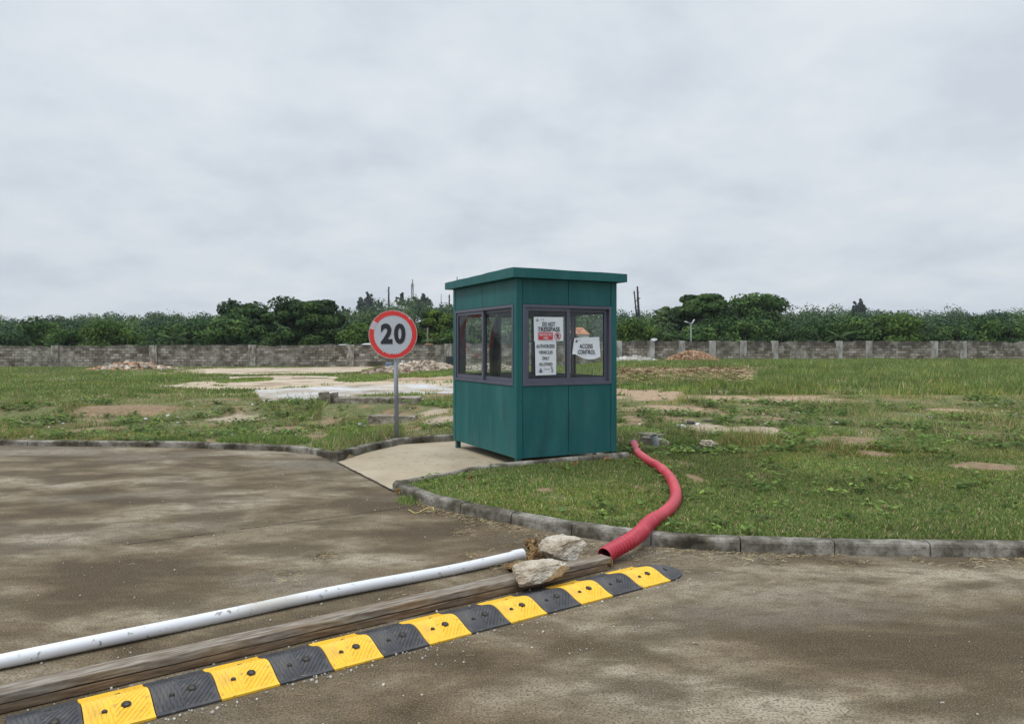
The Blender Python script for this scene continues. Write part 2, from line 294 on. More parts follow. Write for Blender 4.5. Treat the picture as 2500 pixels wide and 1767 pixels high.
# cheap value noise for arrays
_tab = rng.random((256, 256))
def vn(x, y):
    xi = np.floor(x).astype(int); yi = np.floor(y).astype(int); fx = x-xi; fy = y-yi; fx = fx*fx*(3-2*fx); fy = fy*fy*(3-2*fy)
    a = _tab[xi % 256, yi % 256]; b = _tab[(xi+1) % 256, yi % 256]; c = _tab[xi % 256, (yi+1) % 256]; d = _tab[(xi+1) % 256, (yi+1) % 256]
    return (a*(1-fx)+b*fx)*(1-fy)+(c*(1-fx)+d*fx)*fy
def fbm(x, y, o=4):
    s = 0; a = .5; tt = 0
    for i in range(o): s = s + a*vn(x*2**i+17*i, y*2**i+31*i); tt += a; a *= .5
    return s/tt
SKX = [-1500, 0, 400, 700, 840, 905, 950, 1000, 1070, 1120, 1300, 1500, 1600, 1700, 2000, 2500, 4000]
SKY = [775, 768, 756, 756, 752, 745, 734, 728, 729, 738, 752, 757, 757, 752, 750, 760, 770]
def ground_h(x, y):
    x = np.asarray(x, float); y = np.asarray(y, float)
    k = x/np.maximum(y, 1.0); px = 1250+F*k
    h = .065*sst(0, .25, y-road_y(x)) * np.ones_like(x)
    n = fbm(x*.5+50, y*.5+50)-.5
    h = h + n*.10*sst(.3, 3, y-road_y(x))
    h = h - .16*sst(11.6, 13.5, y)*(1-sst(17.0, 17.6, y))*(1-sst(-2.8, -1.2, x))       # low ground before the concrete ledge
    h = h - .03*sst(17.5, 18.5, y)*(1-sst(-2, 2, x))
    h = h + .42*sst(14, 50, y)*sst(.06, .17, k)                                            # rises to the right
    padm = inpoly(x, y, [(a*1.0, b) for a, b in PAD])
    h = np.where(padm, -.05, h)
    far = sst(75, 250, y)
    A = (HY-np.interp(px, SKX, SKY))*250/F+1.5-8.5
    h = h + far*A*(1-sst(400, 1200, y)*.6)
    h = np.where(y < road_y(x)+.03, -.03, h)
    return h

# dirt mask: list of ellipses in metres given through measured photo points (px, py, rx, ry)
def ell(px, py, rx, ry, kind):
    x0, y0 = G(px, py); xa, _ = G(px+rx, py); _, yt = G(px, max(py-ry, HY+8)); _, yb = G(px, py+ry)
    return (x0, (yt+yb)/2, abs(xa-x0), abs(yt-yb)/2, kind)
DIRT = [ell(*a) for a in [
    (880,950,330,24,'t'), (960,922,150,7,'t'), (620,940,200,14,'t'),     (1020,926,150,9,'o'), (800,904,150,7,'t'), (560,906,150,8,'t'), (1590,972,130,13,'o'), (1720,982,120,9,'o'), (1640,1005,90,5,'o'), (1960,985,180,9,'o'),
    (1720,1056,62,20,'s'), (1850,1062,80,18,'s'), (1600,926,130,11,'b'), (1780,925,90,8,'b'), (1060,1008,50,7,'s'), (860,1062,60,9,'s'), (800,1020,36,12,'b'), (1420,1290,5,1,'b'),
    (1075,968,60,6,'b'), (560,1010,70,8,'s'), (300,1000,120,8,'b'), (2150,1120,80,12,'b'), (2330,1010,90,8,'o'), (1715,1010,40,12,'b'), (400,1060,60,8,'s'), (1080,1030,40,14,'s'), (940,1010,60,7,'b'), (790,1060,40,14,'b'), (1000,1055,30,8,'b'), (1560,1035,40,12,'b'), (1640,1030,40,8,'b'), (1700,1090,60,10,'b'), (1535,1010,50,8,'b'), (660,1040,70,12,'b'), (200,1040,90,12,'b'), (1860,1030,90,10,'b'), (2080,1090,90,14,'b'), (2380,1150,90,14,'b'), (1700,1180,20,14,'b'), (1330,1215,30,8,'b')]]
DC = {'o': (.33,.235,.155), 't': (.44,.36,.26), 's': (.34,.275,.20), 'b': (.22,.155,.095)}
def dirt(x, y):
    wx = (fbm(x*.9+3, y*.9)-.5); wy = (fbm(x*.9+90, y*.9+7)-.5)
    wz = (fbm(x*3.3+9, y*1.6)-.5)*1.3; best = np.zeros_like(x); col = np.zeros((len(x), 3))
    for (cx, cy, rx, ry, kd) in DIRT:
        d = ((x-cx)/rx+wx*1.3)**2+((y-cy)/ry+wy*1.3)**2+wz
        v = 1-sst(.35, 1.2, d); u = v > best
        best = np.where(u, v, best); col[u] = DC[kd]
    return best, col
def axis(a, b, lo, hi, step, g=1.09):
    c = list(np.arange(lo, hi+1e-6, step)); s = step; v = hi
    while v < b: s *= g; v += s; c.append(v)
    s = step; v = lo
    while v > a: s *= g; v -= s; c.insert(0, v)
    return np.array(c)
gx = axis(-3000, 3000, -14, 14, .13); gy = axis(-60, 4000, 4.5, 24, .13, 1.05)
X, Y = np.meshgrid(gx, gy); xf = X.ravel(); yf = Y.ravel()
H = ground_h(xf, yf)
nx_, ny_ = len(gx), len(gy)
idx = np.arange(nx_*ny_).reshape(ny_, nx_)
FV = np.stack([idx[:-1,:-1], idx[:-1,1:], idx[1:,1:], idx[1:,:-1]], -1).reshape(-1, 4)
m, t, p = newmat('soil_and_low_growth'); L = t.links.new
at = nn(t, 'ShaderNodeAttribute', attribute_name='soil'); tcx = nn(t, 'ShaderNodeTexCoord')
na = nn(t, 'ShaderNodeTexNoise'); na.inputs['Scale'].default_value = 9; na.inputs['Detail'].default_value = 9; na.inputs['Roughness'].default_value = .7; L(tcx.outputs['Object'], na.inputs['Vector'])
ra = nn(t, 'ShaderNodeMapRange'); ra.inputs['From Min'].default_value = .3; ra.inputs['From Max'].default_value = .7; ra.inputs['To Min'].default_value = .55; ra.inputs['To Max'].default_value = 1.4; L(na.outputs['Fac'], ra.inputs['Value'])
mu = nn(t, 'ShaderNodeVectorMath', operation='SCALE'); L(at.outputs['Color'], mu.inputs[0]); L(ra.outputs[0], mu.inputs['Scale'])
L(mu.outputs[0], p.inputs['Base Color']); p.inputs['Roughness'].default_value = .95; p.inputs['Specular IOR Level'].default_value = .2
bp = nn(t, 'ShaderNodeBump'); bp.inputs['Strength'].default_value = .6; bp.inputs['Distance'].default_value = .03; L(na.outputs['Fac'], bp.inputs['Height']); L(bp.outputs[0], p.inputs['Normal'])
M['soil'] = m
gr = bigmesh('ground', np.c_[xf, yf, H], FV, 4, M['soil'], smooth=True); tag(gr, kind='structure')
dm, dcx = dirt(xf, yf)
fa = fbm(xf*.35+9, yf*.35+4)[:, None]; fb = fbm(xf*1.7+9, yf*1.7+4)[:, None]
base = np.array([.085,.105,.038])*(1-fa)+np.array([.16,.16,.07])*fa
base = base*(1-sst(.5,.68,fb))+np.array([.21,.155,.085])*sst(.5,.68,fb)
far_ = sst(70, 90, yf)[:, None]; base = base*(1-far_)+np.array([.025,.04,.015])*far_
cc = base*(1-dm[:, None])+dcx*dm[:, None]
ca = gr.data.attributes.new('soil', 'FLOAT_COLOR', 'POINT'); ca.data.foreach_set('color', np.c_[cc, np.ones(len(cc))].astype(np.float32).ravel())

# road
xs = axis(-200, 200, -3.5, 3, .06, 1.12); rv = []; rf = []
ys_n = 60
for i, x in enumerate(xs):
    ye = float(road_y(x))
    for j in range(ys_n+1): rv.append((x, -60+(ye+60)*(1-(1-j/ys_n)**2.2), 0.0))
for i in range(len(xs)-1):
    for j in range(ys_n): a = i*(ys_n+1)+j; rf.append((a, a+ys_n+1, a+ys_n+2, a+1))
tag(mesh('road', rv, rf, M['road']), kind='structure')
# expansion joint and crack lines as thin real grooves of dark filler
def strip(name, pts, wdt, z, mt, jit=.0):
    vs = []; fs = []; n = len(pts)
    for i, (x, y) in enumerate(pts):
        a = Vector(pts[min(i+1, n-1)])-Vector(pts[max(i-1, 0)]); a = Vector((-a.y, a.x)).normalized()*wdt*(.5+random.random()*jit)
        vs += [(x-a.x, y-a.y, z), (x+a.x, y+a.y, z)]
    for i in range(n-1): fs.append((2*i, 2*i+2, 2*i+3, 2*i+1))
    return mesh(name, vs, fs, mt)
def wob(p0, p1, n, amp):
    o = []; d = Vector(p1)-Vector(p0); q = Vector((-d.y, d.x)).normalized()
    for i in range(n+1):
        s_ = i/n; o.append(tuple(Vector(p0)+d*s_+q*random.uniform(-amp, amp)))
    return o
M['joint'] = mat('joint_filler', [(.03,.024,.015), (.08,.065,.045)], 20, 4, .95)
tag(strip('road_joint', wob(G(300,1330), G(1010,1236), 60, .006), .006, .004, M['joint'], .8), kind='structure')
tag(strip('road_joint', wob(G(1742,1352), G(2600,1330), 40, .006), .006, .004, M['joint'], .8), kind='structure')
tag(strip('pad_joint', wob((-2.27,9.52), (-1.22,7.60), 40, .006), .011, .012, M['joint'], .8), kind='structure')
# pad
bm = bmesh.new(); vs = [bm.verts.new((a, b, .004 if i in (0, 1) else (.03))) for i, (a, b) in enumerate(PAD)]
bm.faces.new(vs); bmesh.ops.triangulate(bm, faces=bm.faces[:])
bmesh.ops.subdivide_edges(bm, edges=bm.edges[:], cuts=3, use_grid_fill=True)
for v in bm.verts:   # ramp down to the road at the seam
    d = (Vector(v.co[:2])-Vector((-2.27,9.52))).dot(Vector((.883,.470)));  v.co.z = .008+.022*min(max(d/.5, 0), 1)
me = bpy.data.meshes.new('pavement'); bm.to_mesh(me); bm.free(); me.materials.append(M['pad'])
o = bpy.data.objects.new('pavement', me); COL.objects.link(o); tag(o, kind='structure')

# kerbs: rows of separate stones with joints, swept along the plan
def kerb(name, pts, width, h0, h1, side=1, stone=.64, mt=None, base=-.12, rough=.0035):
    """pts: front (visible) foot line; the body lies to the given side of it"""
    P = [Vector(p) for p in pts]; segs = []
    L_ = [0]
    for i in range(1, len(P)): L_.append(L_[-1]+(P[i]-P[i-1]).length)
    def at_(s):
        for i in range(1, len(P)):
            if s <= L_[i] or i == len(P)-1:
                d = (P[i]-P[i-1]).normalized(); return P[i-1]+d*(s-L_[i-1]), d
    mb = MB(); s = 0; tot = L_[-1]
    while s < tot-.05:
        e_ = min(s+stone*random.uniform(.92, 1.05), tot); n = max(2, int((e_-s-.012)/.07)); jz = random.uniform(-.003, .003); jy = random.uniform(-.002, .002)
        prof = [(0, base), (.004, .72), (.010, .9), (.024, 1.0), (width*.5, 1.02), (width-.015, 1.0), (width, .85), (width, base)]
        rings = []
        for i in range(n+1):
            ss = s+.005+(e_-s-.010)*i/n; c_, d = at_(ss); nrm = Vector((-d.y, d.x))*side; hh = h0+(h1-h0)*ss/tot
            ring = []
            for k, (u, v) in enumerate(prof):
                z = v*hh+jz if k not in (0, 7) else base
                q = c_+nrm*(u+jy); nz = mn.noise(Vector((q.x*9, q.y*9, z*9)))*rough
                ring.append((q.x+nrm.x*nz, q.y+nrm.y*nz, z+(nz if k not in (0,7) else 0)))
            rings.append(ring)
        k = len(prof); vs = [v for r in rings for v in r]; fs = []
        for i in range(n):
            for j in range(k-1): fs.append((i*k+j, i*k+j+1, (i+1)*k+j+1, (i+1)*k+j))
        fs.append(tuple(range(k))); fs.append(tuple(n*k+j for j in range(k-1, -1, -1)))
        mb.add(vs, fs); s = e_
    o = mb.build(name, mt or M['kerb'], smooth=False)
    bm = bmesh.new(); bm.from_mesh(o.data); bmesh.ops.recalc_face_normals(bm, faces=bm.faces[:]); bm.to_mesh(o.data); bm.free()
    return tag(o, kind='structure')
kerb('kerb', [(x, y) for x, y in zip(ROADX[7:20], ROADY[7:20])], .13, .092, .088, 1)
kerb('kerb', [(-1.235,7.67), (-1.14,7.66), (-.66,8.10), (-.39,8.46), (.01,8.71), (1.51,9.43)], .10, .095, .145, 1, stone=1.4)
kerb('kerb', [(-2.27,9.56), (-1.97,10.36), (-1.67,11.07), (-.91,11.46), (-.3,11.78), (.55,12.05)], .12, .125, .125, 1, stone=1.1)
kerb('kerb', [(x, y) for x, y in zip(ROADX[:7], ROADY[:7])][1:], .13, .07, .08, 1, stone=1.0)

# pale old slabs lying in the open ground
def slab(name, pxs, z, mt, thick=.06, jag=.06):
    P = [Vector(G(a, b, z)) for a, b in pxs]; out_ = []
    for i in range(len(P)):
        a, b = P[i], P[(i+1) % len(P)]; n = max(2, int((b-a).length/.35))
        for k in range(n):
            q = a+(b-a)*k/n; j = jag*(1+q.y*.02); out_.append((q.x+random.uniform(-j, j), q.y+random.uniform(-j, j)*2))
    n = len(out_); vs = [(x, y, z) for x, y in out_]+[(x, y, z-thick-.3) for x, y in out_]
    fs = [tuple(range(n))]+[(i, i+n, (i+1) % n+n, (i+1) % n) for i in range(n)]
    o = mesh(name, vs, fs, mt)
    bm = bmesh.new(); bm.from_mesh(o.data); bmesh.ops.triangulate(bm, faces=[f for f in bm.faces if len(f.verts) > 4]); bmesh.ops.recalc_face_normals(bm, faces=bm.faces[:]); bm.to_mesh(o.data); bm.free()
    return tag(o, kind='structure')
slab('concrete_slab', [(620,952),(700,948),(790,944),(880,939),(960,937),(1040,938),(1120,943),(1260,946),(1260,964),(1130,961),(1040,959),(960,963),(900,967),(850,969),(800,975),(640,980)], .05, M['slab'])
slab('concrete_slab', [(560,920),(700,916),(800,918),(860,926),(830,936),(740,940),(560,942)], .05, M['slabtan'])
slab('concrete_slab', [(500,903),(700,898),(905,894),(925,901),(860,909),(760,912),(500,915)], .04, M['slabtan'])
slab('concrete_slab', [(1490,984),(1560,981),(1650,980),(1648,985),(1570,988),(1490,991)], .07, M['slab'])

# ---------------------------------------------------------------- guard booth
NX, NY, YAW, WR, WL = .054, 8.91, R(26.37), 1.46, 2.06
ZB, Z1, Z2, ZT = .14, 1.02, 2.016, 2.333
booth = empty('guard_booth', (NX, NY, 0), YAW)
tag(booth, 'teal green steel guard booth with sliding windows on all sides and a flat overhanging roof', 'guard booth')
PW = .085
for (cx, cy) in ((0,0), (WR-PW,0), (0,WL-PW), (WR-PW,WL-PW)):
    MB().box((cx, cy, ZB-.002), (cx+PW, cy+PW, ZT), .004).build('corner_post', M['teal'], booth)
for (cx, cy) in ((.012,.012), (WR-.075,.012), (.02,WL-.10), (WR-.075,WL-.10)):
    MB().box((cx, cy, .028), (cx+.06, cy+.06, ZB-.002)).build('leg', M['teal_dark'], booth)
MB().box((.01,.01,ZB+.004), (WR-.01,WL-.01,ZB+.05)).build('floor', M['teal_dark'], booth)
# a face frame: maps (u along face, v outward depth inward, z)
FACES = {'front': lambda u, d, z: (u, d, z), 'left': lambda u, d, z: (d, WL-u, z),
         'back': lambda u, d, z: (WR-u, WL-d, z), 'right': lambda u, d, z: (WR-d, u, z)}
def fbox(mb, fn, u0, u1, d0, d1, z0, z1, bev=0):
    a = fn(u0, d0, z0); b = fn(u1, d1, z1)
    return mb.box(tuple(min(i, j) for i, j in zip(a, b)), tuple(max(i, j) for i, j in zip(a, b)), bev)
for fname, fn in FACES.items():
    W = WR if fname in ('front', 'back') else WL
    u0, u1 = PW+.006, W-PW-.006; um = (u0+u1)/2
    if fname == 'front': um = (u0+u1)/2+.005
    for (a, b) in ((u0, um-.003), (um+.003, u1)):
        for (z0, z1) in ((ZB, Z1-.003), (Z2+.003, ZT-.002)):
            o = fbox(MB(), fn, a, b, .006, .05, z0, z1, .003).build('wall_panel', M['teal'], booth)
        # cut to the panels only: lower and upper
    for (z0, z1) in ((ZB+.01, Z1-.006), (Z2+.006, ZT-.01)): fbox(MB(), fn, PW-.004, W-PW+.004, .018, .046, z0, z1).build('panel_backing', M['gasket'], booth)
    # window: outer frame, two sashes on two tracks, two panes
    fw = .036
    wf = MB()
    fbox(wf, fn, u0-.004, u1+.004, -.006, .07, Z1, Z1+fw); fbox(wf, fn, u0-.004, u1+.004, -.006, .07, Z2-fw, Z2)
    fbox(wf, fn, u0-.004, u0+fw*.8, -.006, .07, Z1+fw, Z2-fw); fbox(wf, fn, u1-fw*.8, u1+.004, -.006, .07, Z1+fw, Z2-fw)
    fr_ = wf.build('window', M['alu'], booth)
    ss = .048; front_first = fname != 'left'
    mid = (u0+u1)/2+(.005 if fname == 'front' else 0)
    for k, (a, b) in enumerate(((u0+fw*.8+.002, mid+.024), (mid-.020, u1-fw*.8-.002))):
        d0 = .010 if (k == 0) else .040
        if fname == 'left': d0 = .010 if k == 0 else .040
        za, zb = Z1+fw+.002, Z2-fw-.002; d1 = d0+.024
        sh = MB(); fbox(sh, fn, a, b, d0, d1, za, za+ss*1.05); fbox(sh, fn, a, b, d0, d1, zb-ss*.8, zb)
        fbox(sh, fn, a, a+ss, d0, d1, za+ss*1.05, zb-ss*.8); fbox(sh, fn, b-ss, b, d0, d1, za+ss*1.05, zb-ss*.8)
        sh.build('sash', M['alu'], fr_)
        gk = MB(); gz0, gz1, ga, gb = za+ss*1.05, zb-ss*.8, a+ss, b-ss; gg = .006
        fbox(gk, fn, ga, gb, d0+.004, d1-.004, gz0, gz0+gg); fbox(gk, fn, ga, gb, d0+.004, d1-.004, gz1-gg, gz1)
        fbox(gk, fn, ga, ga+gg, d0+.004, d1-.004, gz0+gg, gz1-gg); fbox(gk, fn, gb-gg, gb, d0+.004, d1-.004, gz0+gg, gz1-gg)
        gk.build('gasket', M['gasket'], fr_)
        dm_ = d0+.012; q = [fn(ga+gg, dm_, gz0+gg), fn(gb-gg, dm_, gz0+gg), fn(gb-gg, dm_, gz1-gg), fn(ga+gg, dm_, gz1-gg)]
        mesh('pane', q, [(0, 1, 2, 3)], M['glass'], fr_)
# ceiling and roof with fascia
MB().box((.05,.05,ZT-.10), (WR-.05,WL-.05,ZT-.06)).build('ceiling', M['inner'], booth)
rb_ = MB(); o_ = .10
bmr = bmesh.new()
NXS, NYS = 12, 16
x0, x1, y0, y1 = -.09, WR+.10, -.09, WL+.10
vsr = []
def rtop(x, y): return 2.452-.012*((x-x0)/(x1-x0))-.020*((y-y0)/(y1-y0))+.0018*math.sin(x*7+y*5)+.002*math.sin(y*13)
mbr = MB()
g_ = [[(x0+(x1-x0)*i/NXS, y0+(y1-y0)*j/NYS) for j in range(NYS+1)] for i in range(NXS+1)]
vs = [(x, y, rtop(x, y)) for r in g_ for x, y in r]; fs = [(i*(NYS+1)+j, (i+1)*(NYS+1)+j, (i+1)*(NYS+1)+j+1, i*(NYS+1)+j+1) for i in range(NXS) for j in range(NYS)]
k = len(vs)
ring = [(i, 0) for i in range(NXS+1)]+[(NXS, j) for j in range(1, NYS+1)]+[(i, NYS) for i in range(NXS-1, -1, -1)]+[(0, j) for j in range(NYS-1, 0, -1)]
for (i, j) in ring: x, y = g_[i][j]; vs.append((x, y, 2.333))
n = len(ring)
for a in range(n):
    i, j = ring[a]; i2, j2 = ring[(a+1) % n]; fs.append((k+a, k+(a+1) % n, i2*(NYS+1)+j2, i*(NYS+1)+j))
fs.append(tuple(k+n-1-a for a in range(n)))
mesh('roof', vs, fs, M['teal'], booth)
# inner desk shelf and things seen through the glass
MB().box((.09,.10,Z1-.06), (WR-.09,.55,Z1-.03)).build('desk', M['desk'], booth)

def face_uz(px, py, d=0.0):
    k = (px-1250)/F; ox, oy = NX-d*math.sin(YAW), NY+d*math.cos(YAW)
    u = (oy*k-ox)/(math.cos(YAW)-math.sin(YAW)*k); Y_ = oy+math.sin(YAW)*u
    return u, EYE-(py-HY)*Y_/F
def Z(zx, zy, d): return face_uz(1270+zx*.12322, 740+zy*.12322, d)   # measured on an enlarged crop
def text_mesh(s, bold=.0, space=1.0):
    c = bpy.data.curves.new('t', 'FONT'); c.body = s; c.size = 1; c.offset = bold; c.space_character = space; c.align_x = 'LEFT'; c.resolution_u = 5
    o = bpy.data.objects.new('t', c); COL.objects.link(o); bpy.context.view_layer.update()
    me = bpy.data.meshes.new_from_object(o.evaluated_get(bpy.context.evaluated_depsgraph_get())); bpy.data.objects.remove(o); bpy.data.curves.remove(c)
    v = np.array([x.co[:] for x in me.vertices]); f = [tuple(p.vertices) for p in me.polygons]; bpy.data.meshes.remove(me)
    v[:, 0] -= v[:, 0].min(); v[:, 1] -= v[:, 1].min(); v[:, 0] /= v[:, 0].max(); v[:, 1] /= v[:, 1].max()
    return v, f
def lettering(name, s, zx, zy, zw, zh, d, mt, parent, off, bold=.024, tilt=0.0, space=1.06):
    v, f = text_mesh(s, bold, space)
    ua, za = Z(zx-zw/2, zy+zh/2, d); ub, zb = Z(zx+zw/2, zy-zh/2, d)
    ub2, zc_ = Z(zx+zw/2, zy+zh/2, d)
    V = [(ua+(ub-ua)*x-off[0]+tilt*y*(ub-ua), -off[1], za+(zb-za)*y+(zc_-za)*x*1.0-off[2]+0) for x, y, _ in v]
    return mesh(name, V, f, mt, parent)
def sheet(name, quad, d, label, cat, curl=None, group=None):
    """a paper notice in the plane of the front face; quad = outline points in the crop, origin at its base centre"""
    pts = [Z(a, b, d) for a, b in quad]; u0 = sum(p_[0] for p_ in pts)/len(pts); z0 = min(p_[1] for p_ in pts)
    root = empty(name, booth.matrix_world @ Vector((0,0,0)))
    root.location = (NX+u0*math.cos(YAW)-d*math.sin(YAW), NY+u0*math.sin(YAW)+d*math.cos(YAW), z0); root.rotation_euler = (0,0,YAW)
    tag(root, label, cat, group)
    return root, u0, z0, pts
def paper(root, u0, z0, pts, curl):
    n = 10; m_2 = 12
    # pts given as TL,TR,BR,BL with optional bottom profile function
    TL, TR, BR, BL = pts[:4]; vs = []; fs = []
    for i in range(n+1):
        for j in range(m_2+1):
            a = i/n; b = j/m_2
            x = (TL[0]*(1-a)+TR[0]*a)*(1-b)+(BL[0]*(1-a)+BR[0]*a)*b; z = (TL[1]*(1-a)+TR[1]*a)*(1-b)+(BL[1]*(1-a)+BR[1]*a)*b
            dy, dz = curl(a, b); vs.append((x-u0, dy, z-z0+dz))
    for i in range(n):
        for j in range(m_2): k = i*(m_2+1)+j; fs.append((k, k+m_2+1, k+m_2+2, k+1))
    return mesh('paper', vs, fs, M['paper'], root, smooth=True)
def shape(name, pts2, d, mt, root, u0, z0, off=.003):
    P_ = [Z(a, b, d) for a, b in pts2]; return mesh(name, [(p_[0]-u0, -off, p_[1]-z0) for p_ in P_], [tuple(range(len(P_)))], mt, root)
def circ(cx, cy, r, n=24, ry=None): return [(cx+r*math.cos(2*math.pi*k/n), cy+(ry or r)*math.sin(2*math.pi*k/n)) for k in range(n)]
def multi(name, polys, d, mt, root, u0, z0, off=.003):
    mb = MB()
    for P2 in polys:
        P_ = [Z(a, b, d) for a, b in P2]; mb.add([(p_[0]-u0, -off, p_[1]-z0) for p_ in P_], [tuple(range(len(P_)))])
    return mb.build(name, mt, root)
def anchor(cx, cy, s):   # ship-like emblem: mast, sails, hull swirls
    q = []
    q.append([(cx-.05*s, cy-.5*s), (cx+.05*s, cy-.5*s), (cx+.07*s, cy+.3*s), (cx-.07*s, cy+.3*s)])
    q.append([(cx-.30*s, cy-.02*s), (cx-.07*s, cy-.28*s), (cx-.07*s, cy+.05*s)]); q.append([(cx+.07*s, cy-.22*s), (cx+.26*s, cy+.0*s), (cx+.07*s, cy+.05*s)])
    q.append([(cx-.5*s, cy+.12*s), (cx-.22*s, cy+.24*s), (cx+.22*s, cy+.24*s), (cx+.5*s, cy+.12*s), (cx+.36*s, cy+.36*s), (cx+.1*s, cy+.5*s), (cx-.1*s, cy+.5*s), (cx-.36*s, cy+.36*s)])
    return q
D1 = .005
r1, u0, z0, pts = sheet('notice', [(268,272),(852,280),(856,748),(275,757)], D1, 'white paper notice reading DO NOT TRESSPASS with a red box, on the front window', 'notice')
paper(r1, u0, z0, pts, lambda a, b: (-.004*math.sin(a*3.1)*b, 0)); of = (u0, .010, z0)
lettering('lettering', 'DO NOT', 560, 418, 256, 82, D1, M['ink'], r1, of)
lettering('lettering', 'TRESSPASS', 560, 519, 436, 88, D1, M['ink'], r1, of)
shape('red_box', [(354,580),(641,580),(641,726),(354,728)], D1, M['posterred'], r1, u0, z0, .008)
lettering('lettering', 'RESTRICTED', 497, 628, 244, 50, D1, M['paper'], r1, (u0,.012,z0), .01)
lettering('lettering', 'AREA', 500, 692, 100, 46, D1, M['paper'], r1, (u0,.012,z0), .01)
ring_o = circ(735, 653, 66, 28, 72); ring_i = circ(735, 653, 55, 28, 61)
polys = [[ring_o[k], ring_o[(k+1) % 28], ring_i[(k+1) % 28], ring_i[k]] for k in range(28)]; polys.append([(693,612),(701,604),(780,690),(772,700)])
multi('prohibition_mark', polys, D1, M['posterred'], r1, u0, z0, .011)
multi('walking_figure', [circ(735,608,9,10), [(722,620),(750,620),(752,662),(722,662)], [(722,660),(736,660),(722,698),(708,698)], [(738,660),(752,660),(762,696),(750,698)], [(722,622),(728,632),(706,652),(700,644)], [(748,622),(754,620),(770,644),(762,650)]], D1, M['ink'], r1, u0, z0, .0095)
multi('emblem', anchor(333, 328, 64), D1, M['inkgrey'], r1, u0, z0, .009)
multi('faint_print', [[(375,318),(395,312),(398,330),(378,332)], [(402,306),(425,304),(427,322),(405,324)], [(432,308),(466,306),(468,332),(436,330)], [(452,336),(470,336),(470,356),(460,356)]], D1, mat('faint_ink', [(.45,.47,.55),(.5,.52,.6)], 9, 2), r1, u0, z0, .009)
r2, u0, z0, pts = sheet('notice', [(290,757),(708,750),(712,1415),(305,1432)], D1, 'tall white paper notice reading AUTHORIZED VEHICLES ONLY ALLOWED, on the front window', 'notice')
paper(r2, u0, z0, pts, lambda a, b: (-.003*math.sin(a*3.1), 0)); of = (u0, .009, z0)
lettering('lettering', 'AUTHORIZED', 498, 851, 366, 68, D1, M['ink'], r2, of)
lettering('lettering', 'VEHICLES', 501, 972, 272, 66, D1, M['ink'], r2, of)
lettering('lettering', 'ONLY', 503, 1089, 142, 66, D1, M['ink'], r2, of)
lettering('lettering', 'ALLOWED', 503, 1205, 266, 68, D1, M['ink'], r2, of)
multi('emblem', anchor(405, 1326, 92), D1, M['ink'], r2, u0, z0, .008)
lettering('lettering', 'Dapexi', 522, 1306, 118, 44, D1, M['inkgrey'], r2, of, .01)
multi('round_mark', [circ(620,1290,14,12), [(628,1300),(652,1310),(640,1330),(622,1322)], [(612,1340),(648,1338),(650,1362),(612,1364)], [(600,1275),(608,1262),(640,1258),(646,1268)]], D1, M['inkgrey'], r2, u0, z0, .008)
D2 = .035
r3, u0, z0, pts = sheet('notice', [(1072,690),(1562,668),(1580,1040),(1018,1010)], D2, 'crumpled white paper notice reading ACCESS CONTROL, sagging on the right pane of the front window', 'notice')
def curl3(a, b):
    sag = -.055*math.sin(min(max((a-.1)/.95, 0), 1)*math.pi)**1.0*b**3
    return (-.004-.022*b*b*abs(math.sin(a*5.2+.6)), sag+.012*(1-a)*b*(1-b))
paper(r3, u0, z0, pts, curl3)
def lett3(s, zx, zy, zw, zh, tilt):
    o = lettering('lettering', s, zx, zy, zw, zh, D2, M['ink'], r3, (u0, 0, z0), .024)
    TL, TR, BR, BL = pts; wdt = TR[0]-TL[0]; hgt = TL[1]-BL[1]; mid = sum(v.co.x for v in o.data.vertices)/len(o.data.vertices); bz = min(v.co.z for v in o.data.vertices)
    for v in o.data.vertices:
        v.co.x += (v.co.z-bz)*tilt
        a = (v.co.x+u0-TL[0])/wdt; b = (TL[1]-(v.co.z+z0))/hgt; dy, dz = curl3(min(max(a,0),1), min(max(b,0),1)); v.co.y = dy-.006
lett3('ACCESS', 1293, 850, 262, 84, .05); lett3('CONTROL', 1290, 965, 350, 86, .15)
multi('emblem', anchor(1110, 745, 60), D2, M['ink'], r3, u0, z0, .012)
lettering('lettering', 'port', 1162, 735, 60, 26, D2, M['inkgrey'], r3, (u0, .014, z0), .01)

# things inside the booth
def bl(x, y, z): c_, s_ = math.cos(YAW), math.sin(YAW); return (NX+x*c_-y*s_, NY+x*s_+y*c_, z)
j = MB(); prof = [(-.085,-.62), (-.10,-.2), (-.09,.0), (-.05,.10), (-.015,.22), (.02,.30), (.045,.22), (.06,.05), (.07,-.3), (.065,-.62)]
n = len(prof); vs = [(x, -.02-.015*math.sin(z*9), z) for x, z in prof]+[(x*.95, .02+.01*math.sin(z*7), z) for x, z in prof]
j.add(vs, [tuple(range(n-1, -1, -1)), tuple(range(n, 2*n))]+[(i, (i+1) % n, (i+1) % n+n, i+n) for i in range(n)])
root = empty('hanging_jacket', bl(.62, WL-.13, 1.02)); root.rotation_euler = (0, 0, YAW)
tag(root, 'dark cloth jacket hanging inside the booth against the rear window post', 'jacket')
j.build('cloth', M['cloth'], root, loc=(0,0,.62))
MB().tube([(.02,0,.92), (.02,.01,.955), (.035,.02,.965)], .004, 6).build('hook', M['wire'], root)
wr = empty('bottle_reflection', bl(.80, WL-.20, 1.60)); tag(wr, 'pale bottle shape on a thin wire inside the booth, standing in for a reflection in the glass', 'bottle shape')  # bottle shape added to stand in for pale reflections in the window glass
MB().tube([(0,0,0), (0,0,.02), (0,0,.10), (0,0,.13), (0,0,.155)], [.018,.026,.026,.018,.009], 12).build('reflection_body', mat('pale_reflection', [(.42,.48,.48),(.5,.55,.55)], 8, 3, .3), wr, smooth=True)
